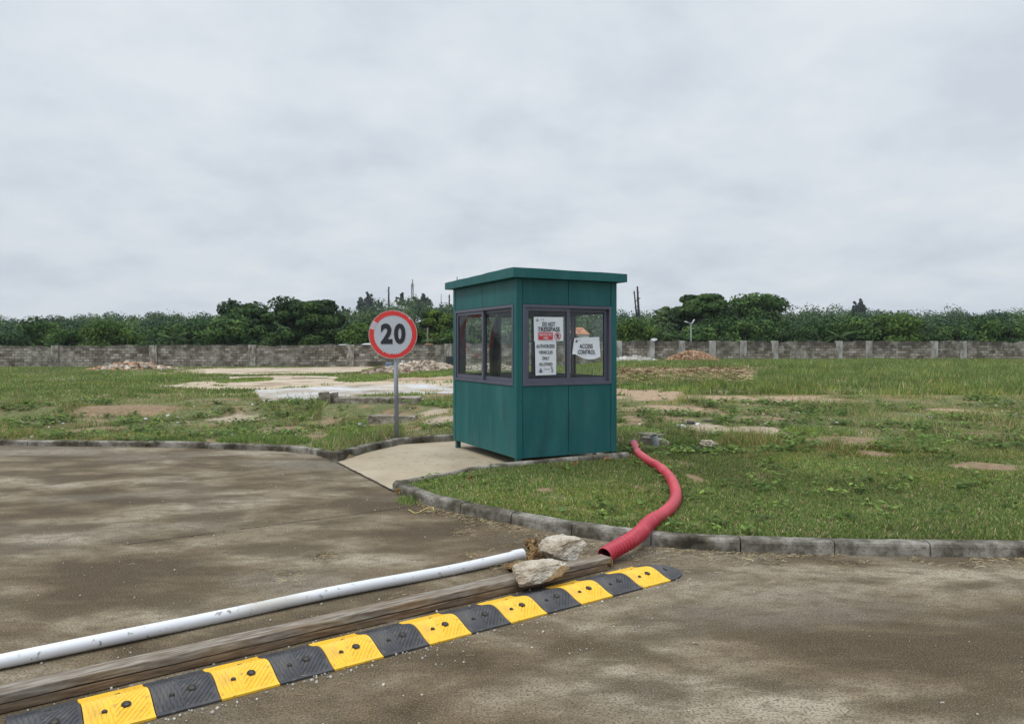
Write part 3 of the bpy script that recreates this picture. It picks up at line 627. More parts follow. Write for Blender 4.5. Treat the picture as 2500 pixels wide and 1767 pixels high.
MB().tube([(0,0,.155), (.015,0,.22), (.05,0,.30), (.10,.01,.40)], .0035, 6).build('wire', M['wire'], wr)
o = MB().box((-.10,-.07,0), (.10,.07,.012)).build('paper_pad', M['paper']); o.location = bl(.20, .45, Z1-.03); o.rotation_euler = (0,0,YAW+.4); tag(o, 'small white paper pad lying on the booth desk', 'paper pad')

# ---------------------------------------------------------------- speed limit sign
SX, SY = AT(969, 11.22), 11.22
sg = empty('speed_limit_sign', (SX, SY, .05)); tag(sg, 'round speed limit sign reading 20 with a chipped red ring on a galvanised pole', 'road sign')
topx = AT(965, SY)-SX
MB().tube([(0,0,-.1), (topx*.5,0,.9), (topx,0,1.85)], .033, 14).build('pole', M['galv'], sg, smooth=True)
cxs, czs = AT(960.7, SY)-SX, ZAT(816.6, SY)-.05; RR = .369; yf_ = -.055
pl = MB(); n = 72
fr0 = [(cxs+RR*math.cos(2*math.pi*k/n), yf_, czs+RR*math.sin(2*math.pi*k/n)) for k in range(n)]
bk0 = [(x, yf_+.006, z) for x, _, z in fr0]
pl.add(fr0+bk0, [tuple(range(n)), tuple(range(2*n-1, n-1, -1))]+[(k, k+n, (k+1) % n+n, (k+1) % n) for k in range(n)])
plate = pl.build('sign_plate', M['signwhite'], sg)
rim = MB()
for k in range(n):
    a0, a1 = 2*math.pi*k/n, 2*math.pi*(k+1)/n; q = []
    for aa, rr in ((a0,RR+.001), (a1,RR+.001), (a1,RR-.007), (a0,RR-.007)): q.append((cxs+rr*math.cos(aa), yf_-.0025, czs+rr*math.sin(aa)))
    rim.add(q, [(0,1,2,3)])
rim.build('rim', M['signback'], plate)
redm = MB(); pinkm = MB(); N2 = 540
for k in range(N2):
    a0, a1 = 2*math.pi*k/N2, 2*math.pi*(k+1)/N2; am = math.degrees((a0+a1)/2)
    ro, ri = RR-.010, RR*.785
    cx_, sx_ = math.cos(a0)*6, math.sin(a0)*6
    nz = mn.noise(Vector((cx_*1.6, sx_*1.6, 1.3))); nz2 = mn.noise(Vector((cx_*5, sx_*5, 4.3)))
    if 225 < am < 322: ri -= 0; ri += .028*max(0, nz2+.35)*(1 if 236 < am < 300 else .5)       # torn lower inner edge
    if 40 < am < 85: ro -= .034*max(0, nz2+.15)
    if 125 < am < 150: ro -= .012*max(0, nz2+.2)
    tgt = redm
    if 144 < am < 166: tgt = pinkm
    q = [(cxs+rr*math.cos(aa), yf_-.003, czs+rr*math.sin(aa)) for aa, rr in ((a0,ro), (a1,ro), (a1,ri), (a0,ri))]
    tgt.add(q, [(0,1,2,3)])
redm.build('red_ring', M['signred'], plate); pinkm.build('faded_patch', M['signpink'], plate)
sN = SY/F*.3081
for s_, xa, xb in (('2', 562, 655), ('0', 667, 757)):
    v, f = text_mesh(s_, .045)
    X0 = cxs+(xa-658)*sN; X1 = cxs+(xb-658)*sN; Z0 = czs-(777-703)*sN; Z1_ = czs+(703-616)*sN
    mesh('numeral', [(X0+(X1-X0)*x, yf_-.006, Z0+(Z1_-Z0)*y) for x, y, _ in v], f, M['ink'], plate)
for zz in (-.2, .2): MB().box((-.04+topx, -.045, czs+zz-.02), (.04+topx, .036, czs+zz+.02)).build('clamp', M['galv'], sg)

# ---------------------------------------------------------------- rubber speed bump
ANG = math.atan2(4.70-3.545, 1.015+.616); SLEN = .25
bump = empty('speed_bump', (-.616-math.cos(ANG)*SLEN*6, 3.545-math.sin(ANG)*SLEN*6, .0), ANG)
tag(bump, 'speed bump of bolted yellow and black rubber segments along the timber beams', 'speed bump')
WB = .35
def hprof(v):   # v 0..1 across
    if v < .5: t_ = v/.5
    else: t_ = (1-v)/.5
    t_ = min(t_, 1); return .010+.042*(t_*t_*(3-2*t_))
def seg_mesh(endcap=False):
    nu, nv = (58, 84); vs = []; fs = []; L_ = SLEN-.004
    for i in range(nu+1):
        for j in range(nv+1):
            u = i/nu; v = j/nv; x = u*L_+.002; y = v*WB; z = hprof(v)
            if endcap:
                hw = math.sqrt(max(0, 1-(u*.999)**2)) ; y = WB/2+(v-.5)*WB*max(hw, .03); x = u*.22+.002; z = .008+(hprof(v)-.008)*(1-u**2)
            # herringbone grooves
            if .07 < v < .93 and .04 < u < .96:
                if u < .46: ph = (x+.10*y)/.0185
                elif not endcap: ph = (x+abs(y-WB*.55)*.85)/.0225
                else: ph = (x-.2*y)/.0185
                if v > .62 and not endcap: ph = (x-.35*(y-WB*.6))/.02
                gph = abs((ph % 1)-.5)*2; z -= .0036*sst(.55, .85, gph)
            vs.append((x, y, z))
    for i in range(nu):
        for j in range(nv): k = i*(nv+1)+j; fs.append((k, k+nv+1, k+nv+2, k+1))
    # skirt
    edge = [i*(nv+1) for i in range(nu+1)]+[nu*(nv+1)+j for j in range(1, nv+1)]+[i*(nv+1)+nv for i in range(nu-1, -1, -1)]+[j for j in range(nv-1, 0, -1)]
    b0 = len(vs)
    for e_ in edge: x, y, z = vs[e_]; vs.append((x, y, .001))
    ne = len(edge)
    for a in range(ne): fs.append((b0+a, b0+(a+1) % ne, edge[(a+1) % ne], edge[a]))
    return vs, fs
vs, fs = seg_mesh(); base_me = {}
for c in ('yellow', 'black'):
    me = bpy.data.meshes.new('rubber_segment'); me.from_pydata(vs, [], fs); me.materials.append(M[c]); base_me[c] = me
vs, fs = seg_mesh(True); me = bpy.data.meshes.new('end_segment'); me.from_pydata(vs, [], fs); me.materials.append(M['black']); base_me['end'] = me
def bolt_parts(parent, big, small):
    for (bx, by, r, nm) in [(big[0], big[1], .015, 'bolt')]+([(small[0], small[1], .0085, 'bolt')] if small else []):
        z = hprof(by/WB); sl_ = (hprof(by/WB+.01)-hprof(by/WB-.01))/(.02*WB); rot = math.atan(sl_)
        hb = MB(); hb.tube([(0,0,-.003), (0,0,.0016)], r*1.25, 16); h_ = hb.build('bolt_recess', M['hole'], parent); h_.location = (bx, by, z); h_.rotation_euler = (rot,0,0)
        b_ = MB(); b_.tube([(0,0,.0012), (0,0,.004), (0,0,.006)], [r*.85, r*.85, r*.6], 6 if r > .01 else 10); q = b_.build('bolt', M['bolt'], parent); q.location = (bx, by, z); q.rotation_euler = (rot,0,0)
for k in range(14):
    cname = 'yellow' if k % 2 == 1 else 'black'
    if k % 2 == 1: cname = 'yellow'
    o = bpy.data.objects.new('rubber_segment', base_me[cname]); COL.objects.link(o); o.parent = bump; o.location = (SLEN*k, 0, 0); o['label'] = f'{cname} rubber segment'
    bolt_parts(o, (.155, .115), (.075, .105))
    h_ = MB().tube([(0,0,-.003), (0,0,.0016)], .009, 12).build('bolt_recess', M['hole'], o); h_.location = (.14, .245, hprof(.245/WB)); h_.rotation_euler = (-.35, 0, 0)
o = bpy.data.objects.new('end_segment', base_me['end']); COL.objects.link(o); o.parent = bump; o.location = (SLEN*14, 0, 0); o['label'] = 'rounded black end segment'
h_ = MB().tube([(0,0,-.003), (0,0,.0016)], .017, 16).build('bolt_recess', M['hole'], o); h_.location = (.075, .12, .037); h_.rotation_euler = (.2,.25,0)

# ---------------------------------------------------------------- timbers, pipe
TA = math.atan2(1.181, 1.665)
def beam(name, x, y, z0, z1, wd, ln, mt, label, dz=0):
    mb = MB(); n = 60; prof = [(0,0), (0,1), (1,1), (1,0)]; vs = []; fs = []; rr_ = .006
    rr_ = .003; sec = [(0,rr_), (0,z1-z0-rr_), (rr_,z1-z0), (wd-rr_,z1-z0), (wd,z1-z0-rr_), (wd,rr_), (wd-rr_,0), (rr_,0)]
    for i in range(n+1):
        s_ = -ln*i/n
        for (a, b) in sec:
            nz = mn.noise(Vector((s_*3+x*7, a*20, b*20+z0*40)))*.004; vs.append((s_, a+nz, b+nz*.6+.003*math.sin(s_*2+z0*60)*0))
    for i in range(n):
        for k in range(8): fs.append((i*8+k, i*8+(k+1) % 8, (i+1)*8+(k+1) % 8, (i+1)*8+k))
    fs.append(tuple(range(7, -1, -1))); fs.append(tuple(n*8+k for k in range(8)))
    o = mesh(name, vs, fs, mt, loc=(x, y, z0)); o.rotation_euler = (0,0,TA)
    return tag(o, label, 'timber beam')
beam('timber_beam', .638, 4.93, .003, .040, .10, 4.4, M['timber_low'], 'brown timber beam on the road, underneath the grey one')
beam('timber_beam', .665, 4.95, .045, .083, .104, 4.5, M['timber'], 'grey weathered timber beam on top, pinned under the big limestone blocks')
pA = Vector((.075, 5.19)); pd = Vector((math.cos(R(35.6)), math.sin(R(35.6)))); PR = .034
wp = empty('white_pipe', (pA.x, pA.y, 0), R(35.6)); tag(wp, 'long scuffed white plastic pipe lying on the concrete road behind the timber beams', 'pipe')
mb = MB(); pts_ = [(-4.4+.11*i, .012*math.sin(i*.31), PR+.002+.003*math.sin(i*.5)) for i in range(40)]+[(-.07, 0, PR+.003)]
mb.tube(pts_, PR, 24, caps=False).build('pipe_body', M['pvc'], wp, smooth=True)
mb = MB(); mb.tube([(-.085,0,PR+.004), (-.083,0,PR+.004), (0,0,PR+.004), (.002,0,PR+.004), (.002,0,PR+.004), (-.06,0,PR+.004)], [PR, PR+.005, PR+.005, PR+.003, PR-.002, PR-.003], 24, caps=False); mb.build('socket', M['pvc'], wp, smooth=False)
MB().tube([(-.06,0,PR+.004), (-.062,0,PR+.004)], PR-.002, 20).build('bore', M['pvc_in'], wp)

# ---------------------------------------------------------------- red hose
hz = [(1388,150),(1412,205),(1440,262),(1490,300),(1560,352),(1640,392),(1720,452),(1788,522),(1838,604),(1866,700),(1862,785),(1820,862),(1738,938),(1625,1010),(1535,1085),(1465,1165),(1370,1240),(1262,1305),(1140,1372),(1052,1428)]
hp = []
for i, (a, b) in enumerate(hz):
    zc_ = np.interp(i, [0,1,2,4,5,6,12,14,15,16,17,18,19], [.125,.108,.092,.092,.108,.122,.124,.130,.130,.118,.096,.074,.060])
    px, py = 1250+a*.21429, 1050+b*.21429; x, y = G(px, py, zc_); hp.append(Vector((x, y, float(zc_))))
def catmull(P, n):
    out_ = []
    for i in range(len(P)-1):
        p0, p1, p2, p3 = P[max(i-1, 0)], P[i], P[i+1], P[min(i+2, len(P)-1)]
        for k in range(n):
            t_ = k/n; out_.append(.5*((2*p1)+(-p0+p2)*t_+(2*p0-5*p1+4*p2-p3)*t_*t_+(-p0+3*p1-3*p2+p3)*t_**3))
    out_.append(P[-1]); return out_
cp = catmull(hp, 40)
def resample(P, ds):
    out_ = [P[0]]; acc = 0
    for a, b in zip(P[:-1], P[1:]):
        l = (b-a).length; 
        while acc+l >= ds:
            t_ = (ds-acc)/l; a = a.lerp(b, t_); out_.append(a.copy()); l = (b-a).length; acc = 0
        acc += l
    return out_
hs = empty('drain_hose', (hp[0].x, hp[0].y, 0)); tag(hs, 'long faded red corrugated drain hose curving over the grass and kerb', 'hose')
ho = Vector((hp[0].x, hp[0].y, 0)); k13 = 40*13
smooth_p = resample(cp[:k13+30], .04); rib_p = resample(catmull(cp[k13+6:], 6), .0024)
HR = .052
MB().tube([q-ho for q in smooth_p], [HR*(1+.02*math.sin(i*1.7)+.015*math.sin(i*.6)) for i in range(len(smooth_p))], 24).build('smooth_sleeve', M['hose'], hs, smooth=True)
rr2 = [HR*1.03+.0055*(abs(math.cos(math.pi*i/14.0))**.6*2-1) for i in range(len(rib_p))]
mb = MB(); mb.tube([q-ho for q in rib_p], rr2, 28, caps=False); mb.build('ribbed_section', M['rib'], hs, smooth=True)
ip = rib_p[-70:]; MB().tube([q-ho for q in ip], HR*.93, 24, caps=False).build('bore', mat('hose_inside', [(.12,.012,.016),(.2,.02,.025)], 8, 3, .6), hs, smooth=True)
mb = MB(); d_ = (smooth_p[0]-smooth_p[1]).normalized(); mb.tube([smooth_p[0]-ho-d_*.015, smooth_p[0]-ho+d_*.03, smooth_p[0]-ho+d_*.05], [HR+.004, HR+.005, HR*.8], 20).build('end_collar', M['collar'], hs, smooth=True)

# ---------------------------------------------------------------- rocks
def rock(name, loc, size, mt, label, seed=0, rot=(0,0,0), rough=.5, sub=5, flat=.0, cat='rock', group=None, facet=.35):
    bm = bmesh.new(); bmesh.ops.create_icosphere(bm, subdivisions=sub, radius=1)
    rs = random.Random(seed); planes = []
    for _ in range(13):
        v = Vector((rs.gauss(0,1), rs.gauss(0,1), rs.gauss(0,1))).normalized(); planes.append((v, rs.uniform(.48, .80)))
    planes += [(Vector((0,0,1)), .62+flat*.0), (Vector((0,0,-1)), .6), (Vector((0,-1,.15)).normalized(), .72)]
    for v in bm.verts:
        for (pn, pdist) in planes:
            dd = v.co.dot(pn)
            if dd > pdist: v.co -= pn*(dd-pdist)*(1-facet*.15)
        q = v.co*2.1+Vector((seed*3.1, seed, 0)); v.co += v.co.normalized()*(mn.noise(q)*.10+mn.noise(q*2.7)*.06+(abs(mn.noise(q*6))-.2)*.07+mn.noise(q*14)*.035)*rough*2
    bb = [(min(v.co[i] for v in bm.verts), max(v.co[i] for v in bm.verts)) for i in range(3)]
    for v in bm.verts:
        v.co = Vector([((v.co[i]-bb[i][0])/(bb[i][1]-bb[i][0])-(.5 if i < 2 else 0))*size[i] for i in range(3)])
    me = bpy.data.meshes.new(name); bm.to_mesh(me); bm.free(); me.materials.append(mt)
    o = bpy.data.objects.new(name, me); COL.objects.link(o); o.location = loc; o.rotation_euler = rot
    return tag(o, label, cat, group)
rock('rock', (.325, 5.00, .066), (.315,.22,.15), M['rock'], 'pale limestone block on the back edge of the timber beams, beside the red hose', 3, (R(7),R(-3),R(24)), .35)
rock('rock', (.195, 4.575, .045), (.39,.20,.125), M['rock'], 'long pale limestone slab leaning over the front of the timber beams', 5, (R(-6),R(-4),R(20)), .35)
rock('rock', AT(1300,5.0) and (AT(1309,5.05), 5.05, .01), (.165,.15,.12), M['coral'], 'rough brown coral rock between the white pipe and the limestone', 11, (.1,0,.4), 1.1)
rock('rock', (AT(1299,5.36), 5.36, .0), (.13,.11,.115), M['coral'], 'darker brown coral rock just behind the end of the white pipe', 14, (0,.1,1.2), 1.1)
rock('rock', (AT(1268,5.0), 4.93, .0), (.20,.13,.05), M['coral'], 'small crumbly brown rock behind the timber beams near the pipe end', 17, (0,0,.2), 1.1)
rock('rock', (AT(1491,4.99), 5.02, .0), (.035,.035,.07), M['coral'], 'tiny yellow stone wedged at the right end of the timber beams', 19, (0,0,.2), .6, sub=3)
o = rock('rock', (*G(1149,1180,.05), .03), (.085,.07,.12), M['coral'], 'upright knobbly brown stone in the lawn before the pad kerb', 23, (0,0,.9), 1.2)
rock('rock', (*G(1171,1188,.05), .04), (.09,.05,.05), M['coral'], 'low knobbly brown stone beside the upright one in the lawn', 25, (0,0,.3), 1.2)
rock('rock', (*G(1232,1190,.05), .05), (.14,.05,.03), M['rock'], 'flat pale stone sliver in the lawn right of the knobbly stones', 26, (0,0,.2), .8, sub=3)
rock('rock', (*G(1404,1145,.05), .05), (.11,.07,.10), M['coral'], 'larger brown stone against the kerb below the booth front', 27, (0,0,.5), 1.2)
rock('rock', (*G(1372,1139,.05), .05), (.07,.05,.06), M['coral'], 'small brown stone left of the larger one at the booth kerb', 28, (0,0,1.5), 1.2, sub=3)
rock('rock', (*G(1430,1137,.05), .05), (.05,.05,.05), M['coral'], 'smallest brown stone at the kerb under the booth middle', 29, (0,0,1.5), 1.2, sub=3)
rock('rock', (*G(1483,1130,.05), .05), (.10,.06,.08), M['coral'], 'brown stone against the kerb under the booth right corner', 31, (0,0,.1), 1.1)
rock('rock', (*G(974,1206,.0), .0), (.07,.05,.065), M['coral'], 'reddish brown stone lying at the kerb corner of the pad', 32, (0,0,.1), 1.0)
rock('rock', (*G(1728,1097,.05), .05), (.26,.18,.14), M['rock'], 'pale rock at the foot of the sandy patch on the right', 35, (0,0,.3), .8)
rock('rock', (*G(1625,1088,.05), .05), (.12,.08,.09), M['rock'], 'small pointed pale stone right of the red hose end', 36, (0,.2,.3), .7)
# broken concrete left of the booth
def chunk(name, px, py, z, size, rz, label, seed, mt='conc', rot=0, cat='concrete block'):
    x, y = G(px, py, z); bm = bmesh.new(); bmesh.ops.create_cube(bm, size=1); bmesh.ops.subdivide_edges(bm, edges=bm.edges[:], cuts=9, use_grid_fill=True)
    for v in bm.verts:
        c_ = Vector((v.co.x*size[0], v.co.y*size[1], (v.co.z+.5)*size[2])); q = c_*4+Vector((seed,0,0)); nz = mn.noise_vector(q)*.035+mn.noise_vector(q*3)*.02
        v.co = c_+nz*min(1, size[2]*5)
    me = bpy.data.meshes.new(name); bm.to_mesh(me); bm.free(); me.materials.append(M[mt]); o = bpy.data.objects.new(name, me); COL.objects.link(o)
    o.location = (x, y, z); o.rotation_euler = (0, rot, rz); return tag(o, label, cat)
chunk('concrete_ledge', 905, 1004, -.17, (2.6,.55,.36), .02, 'long low broken concrete ledge in the grass left of the sign pole', 2, cat='concrete ledge')
chunk('concrete_ledge', 700, 1004, -.17, (1.5,.8,.22), .05, 'short overgrown concrete ledge left of the two concrete stubs', 9, cat='concrete ledge')
chunk('concrete_stub', 797, 1006, -.15, (.24,.25,.50), .2, 'pale upright concrete stub, left one of the pair', 4, rot=-.12)
chunk('concrete_stub', 821, 1004, -.15, (.22,.22,.48), -.2, 'pale upright concrete stub leaning right, right one of the pair', 5, rot=-.2)
chunk('concrete_block', 932, 1037, -.14, (.55,.35,.20), .1, 'mossy brown concrete block in the grass left of the sign pole', 6)
chunk('concrete_block', 985, 1036, -.14, (.55,.35,.18), .0, 'flat brown concrete block in the grass right of the sign pole', 7)
chunk('concrete_block', 1590, 1076, .0, (.38,.28,.12), .3, 'dark concrete block behind the grey pipe stub', 12)
chunk('concrete_block', 1592, 1092, .0, (.30,.26,.14), -.4, 'tilted concrete block in front of the grey pipe stub', 13, rot=.1)
pb = empty('pipe_stub', (*G(1600,1080,.1), .08), 0, (R(4), R(-13), 0)); tag(pb, 'short grey plastic pipe stub standing between concrete blocks', 'pipe stub')
MB().tube([(0,0,-.05), (0,0,.13)], .055, 20, caps=False).build('pipe_body', M['greypipe'], pb, smooth=True)
MB().tube([(0,0,-.05), (0,0,.128)], .049, 20, caps=False).build('bore', M['pvc_in'], pb, smooth=True)
def litter(px, py, z, s, label, seed, mt='litter', name='plastic_litter', cat='litter'):
    x, y = G(px, py, z); return rock(name, (x, y, z), s, M[mt], label, seed, (0,0,seed), 1.3, 3, cat=cat)
litter(1659,1047,.07, (.24,.14,.09), 'crumpled white plastic bag beside the sandy patch', 41)
litter(1705,1037,.07, (.24,.08,.04), 'flat pale strip of litter right of the dark bottle', 42)
litter(1686,1036,.07, (.20,.10,.07), 'dark plastic scrap behind the white bag', 43, 'darkplastic')
litter(1726,1029,.07, (.26,.06,.03), 'thin dark plastic scrap at the right edge of the grass', 44, 'darkplastic')
litter(882,1000,-.08, (.17,.10,.07), 'white plastic scrap below the concrete ledge', 45)
litter(878,1037,-.06, (.14,.08,.05), 'small pale plastic scrap in the grass left of the mossy block', 46)
litter(1044,974,-.02, (.14,.10,.08), 'white plastic cup in the weeds left of the booth', 47)
litter(1020,982,-.04, (.08,.06,.05), 'tiny white scrap left of the plastic cup', 48)
litter(1455,1108,.03, (.20,.10,.045), 'pale plastic scrap under the booth edge', 49)

# ---------------------------------------------------------------- boundary wall
WX0, WX1 = -62, 70
def wall_y(x): return 54+.03*(x-0)
def wall_top(px): return ZAT(np.interp(px, [0,758,1110,1500,1760,2500], [845,843,840.5,833.5,833,834]), 54.5)
def wall_base(px): return ZAT(np.interp(px, [0,758,1000,1110,1300,1500,1760,2500], [901,900,889,885,884,882,882,884]), 54.5)-.25
bw = empty('boundary_wall', (0, 54, 0)); tag(bw, 'long weathered concrete block boundary wall with pale pillars across the back of the lot', 'wall')
vs = []; fs = []; n = 216
for i in range(n+1):
    x = WX0+(WX1-WX0)*i/n; px = 1250+F*x/54.5; y = wall_y(x)-54; zt = wall_top(px)+.05*mn.noise(Vector((x*.5,0,0)))+(.07 if mn.noise(Vector((int(x*2.4)*.7,3.3,0))) > .12 else 0)-(.12 if mn.noise(Vector((int(x*2.4)*.31,9.3,0))) > .30 else 0); zb_ = wall_base(px)
    vs += [(x, y-.1, zb_-.3), (x, y-.1, zt), (x, y+.1, zt), (x, y+.1, zb_-.3)]
for i in range(n):
    for k in range(3): fs.append((i*4+k, i*4+k+1, (i+1)*4+k+1, (i+1)*4+k))
mesh('block_wall', vs, fs, M['block'], bw)
pil = [-20, 165, 395, 628, 862, 1096, 1215, 1350, 1430, 1508, 1588, 1664, 1739, 1815, 1893, 2052, 2126, 2290, 2362]
for k, px in enumerate(pil):
    x = AT(px, 54.4); px_ = px; z0 = wall_base(px)-.3; z1 = wall_top(px)+.03; hw = .27 if px < 1600 else .24
    y = wall_y(x)-54; zz0 = z0 if px != 1588 else z0+.75
    if px in (1588,): MB().box((x-hw+.06, y-.16, z0), (x+hw-.14, y+.13, zz0), .02).build('pillar', M['block'], bw)
    MB().box((x-hw, y-.17, zz0), (x+hw, y+.14, z1), .02).build('pillar', M['pillar'] if px > 1500 else M['pillar_old'], bw)
# thin rusty wire stakes over the wall
st = MB()
for px in range(20, 2490, 45):
    x = AT(px, 54.5); 
    if 1110 < px < 1500: continue
    z1 = wall_top(px); st.tube([(x, wall_y(x)-54, z1-.1), (x+random.uniform(-.05,.05), wall_y(x)-54, z1+random.uniform(.12,.4))], .018, 5)
st.build('rebar', M['bark'], bw)
o = MB().box((-.24,-.2,0), (.24,.2,.42), .03).build('plastic_crate', M['blue']); o.location = (AT(950,52.5), 52.5, -.05); tag(o, 'pale blue plastic crate against the block wall behind the sign pole', 'crate')
o = MB().tube([(0,0,0), (0,0,.05), (0,0,.85), (0,0,.9)], [.34,.37,.37,.33], 18).build('oil_drum', M['darkplastic']); o.location = (AT(1101,52), 52, -.05); tag(o, 'black drum standing against the wall just left of the booth', 'drum')
for (px, y_) in ((984, 46),):
    s_ = empty('upright_pipe', (AT(px, y_), y_, 0)); tag(s_, 'short white pipe standing upright in the rubble beside the sign pole', 'pipe')
    MB().tube([(0,0,-.2), (0,0,.52), (.02,0,.62)], [.09,.09,.12], 10).build('pipe_body', M['pvc'], s_)
o = rock('bucket', (AT(1596,54.3), wall_y(7)+.0, wall_top(1596)-.02), (.55,.3,.25), M['litter'], 'white plastic sack lying on top of the wall by the pale pillar', 61, rough=.5, sub=3, cat='sack'); o.name = 'white_sack'
chunk('concrete_block', 1530, 880, .25, (1.3,.5,.8), .3, 'grey slab of broken concrete leaning on the wall right of the booth', 15, rot=.7)

# ---------------------------------------------------------------- rubble (heaps of many bits)
def bits_object(name, pts, sizes, cols, mt=None, flat=.6):
    """many small angular stones as one mesh"""
    n = len(pts); base_v = np.array([(-1,-1,-1),(1,-1,-1),(1,1,-1),(-1,1,-1),(-.7,-.8,1),(.8,-.6,1),(.6,.8,1),(-.8,.7,1)], float)*.5
    base_f = np.array([(0,3,2,1),(4,5,6,7),(0,1,5,4),(1,2,6,5),(2,3,7,6),(3,0,4,7)])
    V = base_v[None]*(1+.35*(rng.random((n,8,3))-.5)); V = V*sizes[:, None, :]
    a = rng.random(n)*6.283; b = (rng.random(n)-.5)*1.2; ca_, sa_ = np.cos(a), np.sin(a); cb_, sb_ = np.cos(b), np.sin(b)
    x = V[..., 0]; y = V[..., 1]; z = V[..., 2]
    x, z = x*cb_[:, None]+z*sb_[:, None], -x*sb_[:, None]+z*cb_[:, None]
    x, y = x*ca_[:, None]-y*sa_[:, None], x*sa_[:, None]+y*ca_[:, None]
    V = np.stack([x, y, z], -1)+pts[:, None, :]; FV = (base_f[None]+(np.arange(n)*8)[:, None, None]).reshape(-1, 4)
    return bigmesh(name, V.reshape(-1, 3), FV, 4, mt or M['bits'], cols=np.repeat(cols, 6, 0))
def heap(name, px, Y_, rx, ry, h, n, palette, smin, smax, label, zb=0.0, cat='rubble heap', pw=1.0):
    x0 = AT(px, Y_); a = rng.random(n)*6.283; r = np.sqrt(rng.random(n)); X_ = r*np.cos(a); Y2 = r*np.sin(a)
    hh = h*np.clip(1-r**1.3, 0, 1)**pw*(.75+.5*fbm(X_*2.5+px, Y2*2.5)); x = x0+X_*rx; y = Y_+Y2*ry; z = zb+hh
    s = smin+(smax-smin)*rng.random(n)**2.5; S = np.c_[s, s*(.5+.5*rng.random(n)), s*(.35+.5*rng.random(n))]
    pal = np.array(palette); c = pal[rng.integers(0, len(pal), n)]*(.7+.6*rng.random((n, 1)))
    o = bits_object(name, np.c_[x, y, z], S, c); return tag(o, label, cat)
heap('rubble_heap', 1690, 50.5, 2.0, 1.4, .9, 3000, [(.27,.14,.08),(.36,.21,.12),(.20,.11,.065),(.40,.28,.18),(.26,.17,.11)], .06, .2, 'heap of reddish brown tile rubble against the wall on the right', zb=.42, pw=.9)
heap('rubble_heap', 1030, 45, 2.9, 2.2, .62, 2200, [(.30,.24,.18),(.40,.34,.27),(.22,.15,.1),(.46,.41,.34)], .07, .34, 'low heap of broken concrete and stones behind the sign pole', zb=-.03)
heap('rubble_heap', 950, 39.5, 1.5, 1.6, .30, 420, [(.24,.17,.12),(.34,.28,.22),(.14,.09,.06)], .10, .45, 'small heap of dark slab pieces left of the sign pole', zb=-.02)
heap('rubble_heap', 1190, 45, 2.6, 1.8, .35, 900, [(.30,.26,.2),(.42,.38,.32),(.25,.2,.15)], .07, .3, 'low grey rubble heap seen through the booth windows', zb=.05)
heap('rubble_heap', 1548, 51.5, 2.0, 1.2, .38, 500, [(.34,.32,.29),(.46,.45,.42)], .10, .45, 'pale scattered concrete rubble along the wall right of the booth', zb=.35)
heap('rubble_heap', 330, 47, 3.0, 1.8, .5, 900, [(.30,.24,.18),(.36,.2,.12),(.46,.41,.34)], .07, .3, 'low heap of mixed rubble far out on the left', zb=-.03)
# gravel and straw scattered over the road
def scatter(n, fn):
    return np.array([fn() for _ in range(n)])
def near_bump():
    s_ = random.uniform(-1.5, 3.9); t_ = random.choice([random.gauss(-.05, .05), random.gauss(-.04, .02), random.uniform(-.5, 0), random.uniform(.36, .9), random.gauss(.37,.015)]); 
    if 0 < t_ < .36: t_ = -.03
    c_, s2 = math.cos(ANG), math.sin(ANG); bx, by = bump.location.x, bump.location.y
    return (bx+c_*s_-s2*t_, by+s2*s_+c_*t_, .004)
pts = scatter(620, near_bump); sz = .003+.009*rng.random(620)**3.0; c = np.array([(.5,.48,.43)])*(.5+.7*rng.random((620,1)))
tag(bits_object('gravel', pts, np.c_[sz,sz,sz], c), 'fine pale gravel scattered over the road around the speed bump', 'gravel', kind='stuff')
def road_any():
    while True:
        x = random.uniform(-4, 4.5); y = random.uniform(2.8, 9)
        if y < road_y(x)-.05: return (x, y, .004)
pts = scatter(900, road_any); sz = .003+.008*rng.random(900)**4; c = np.array([(.46,.43,.37)])*(.3+.9*rng.random((900,1)))
tag(bits_object('gravel', pts, np.c_[sz,sz,sz*.7], c), 'sparse grit lying over the open concrete road', 'gravel', kind='stuff')

# ---------------------------------------------------------------- grass and weeds
def blades(name, x, y, z, h, wd, cols, lean=.6, seg2=True, label=None, cat='grass'):
    n = len(x); a = rng.random(n)*6.283; la = rng.random(n)*6.283; lm = h*lean*(.2+.8*rng.random(n))
    dxv = np.cos(a)*wd/2; dyv = np.sin(a)*wd/2; tx = np.cos(la)*lm; ty = np.sin(la)*lm; zt = np.sqrt(np.maximum(h*h-lm*lm, (h*.25)**2))
    b0 = np.c_[x-dxv, y-dyv, z-.005]; b1 = np.c_[x+dxv, y+dyv, z-.005]
    if seg2:
        m0 = np.c_[x-dxv*.8+tx*.35, y-dyv*.8+ty*.35, z+zt*.62]; m1 = np.c_[x+dxv*.8+tx*.35, y+dyv*.8+ty*.35, z+zt*.62]; tp = np.c_[x+tx, y+ty, z+zt]
        V = np.stack([b0, b1, m1, m0, tp], 1).reshape(-1, 3); k = np.arange(n)*5
        F3 = np.concatenate([np.c_[k, k+1, k+2], np.c_[k, k+2, k+3], np.c_[k+3, k+2, k+4]]); C3 = np.concatenate([cols]*3)
    else:
        tp = np.c_[x+tx, y+ty, z+zt]; V = np.stack([b0, b1, tp], 1).reshape(-1, 3); k = np.arange(n)*3; F3 = np.c_[k, k+1, k+2]; C3 = cols
    o = bigmesh(name, V, F3, 3, M['blade'], cols=C3); return tag(o, label, cat, kind='stuff')
GREEN = np.array([(.135,.215,.048), (.185,.265,.065), (.10,.17,.05), (.26,.31,.095), (.165,.215,.08)]); DRY = np.array([(.40,.31,.17), (.30,.21,.12), (.50,.42,.26)])
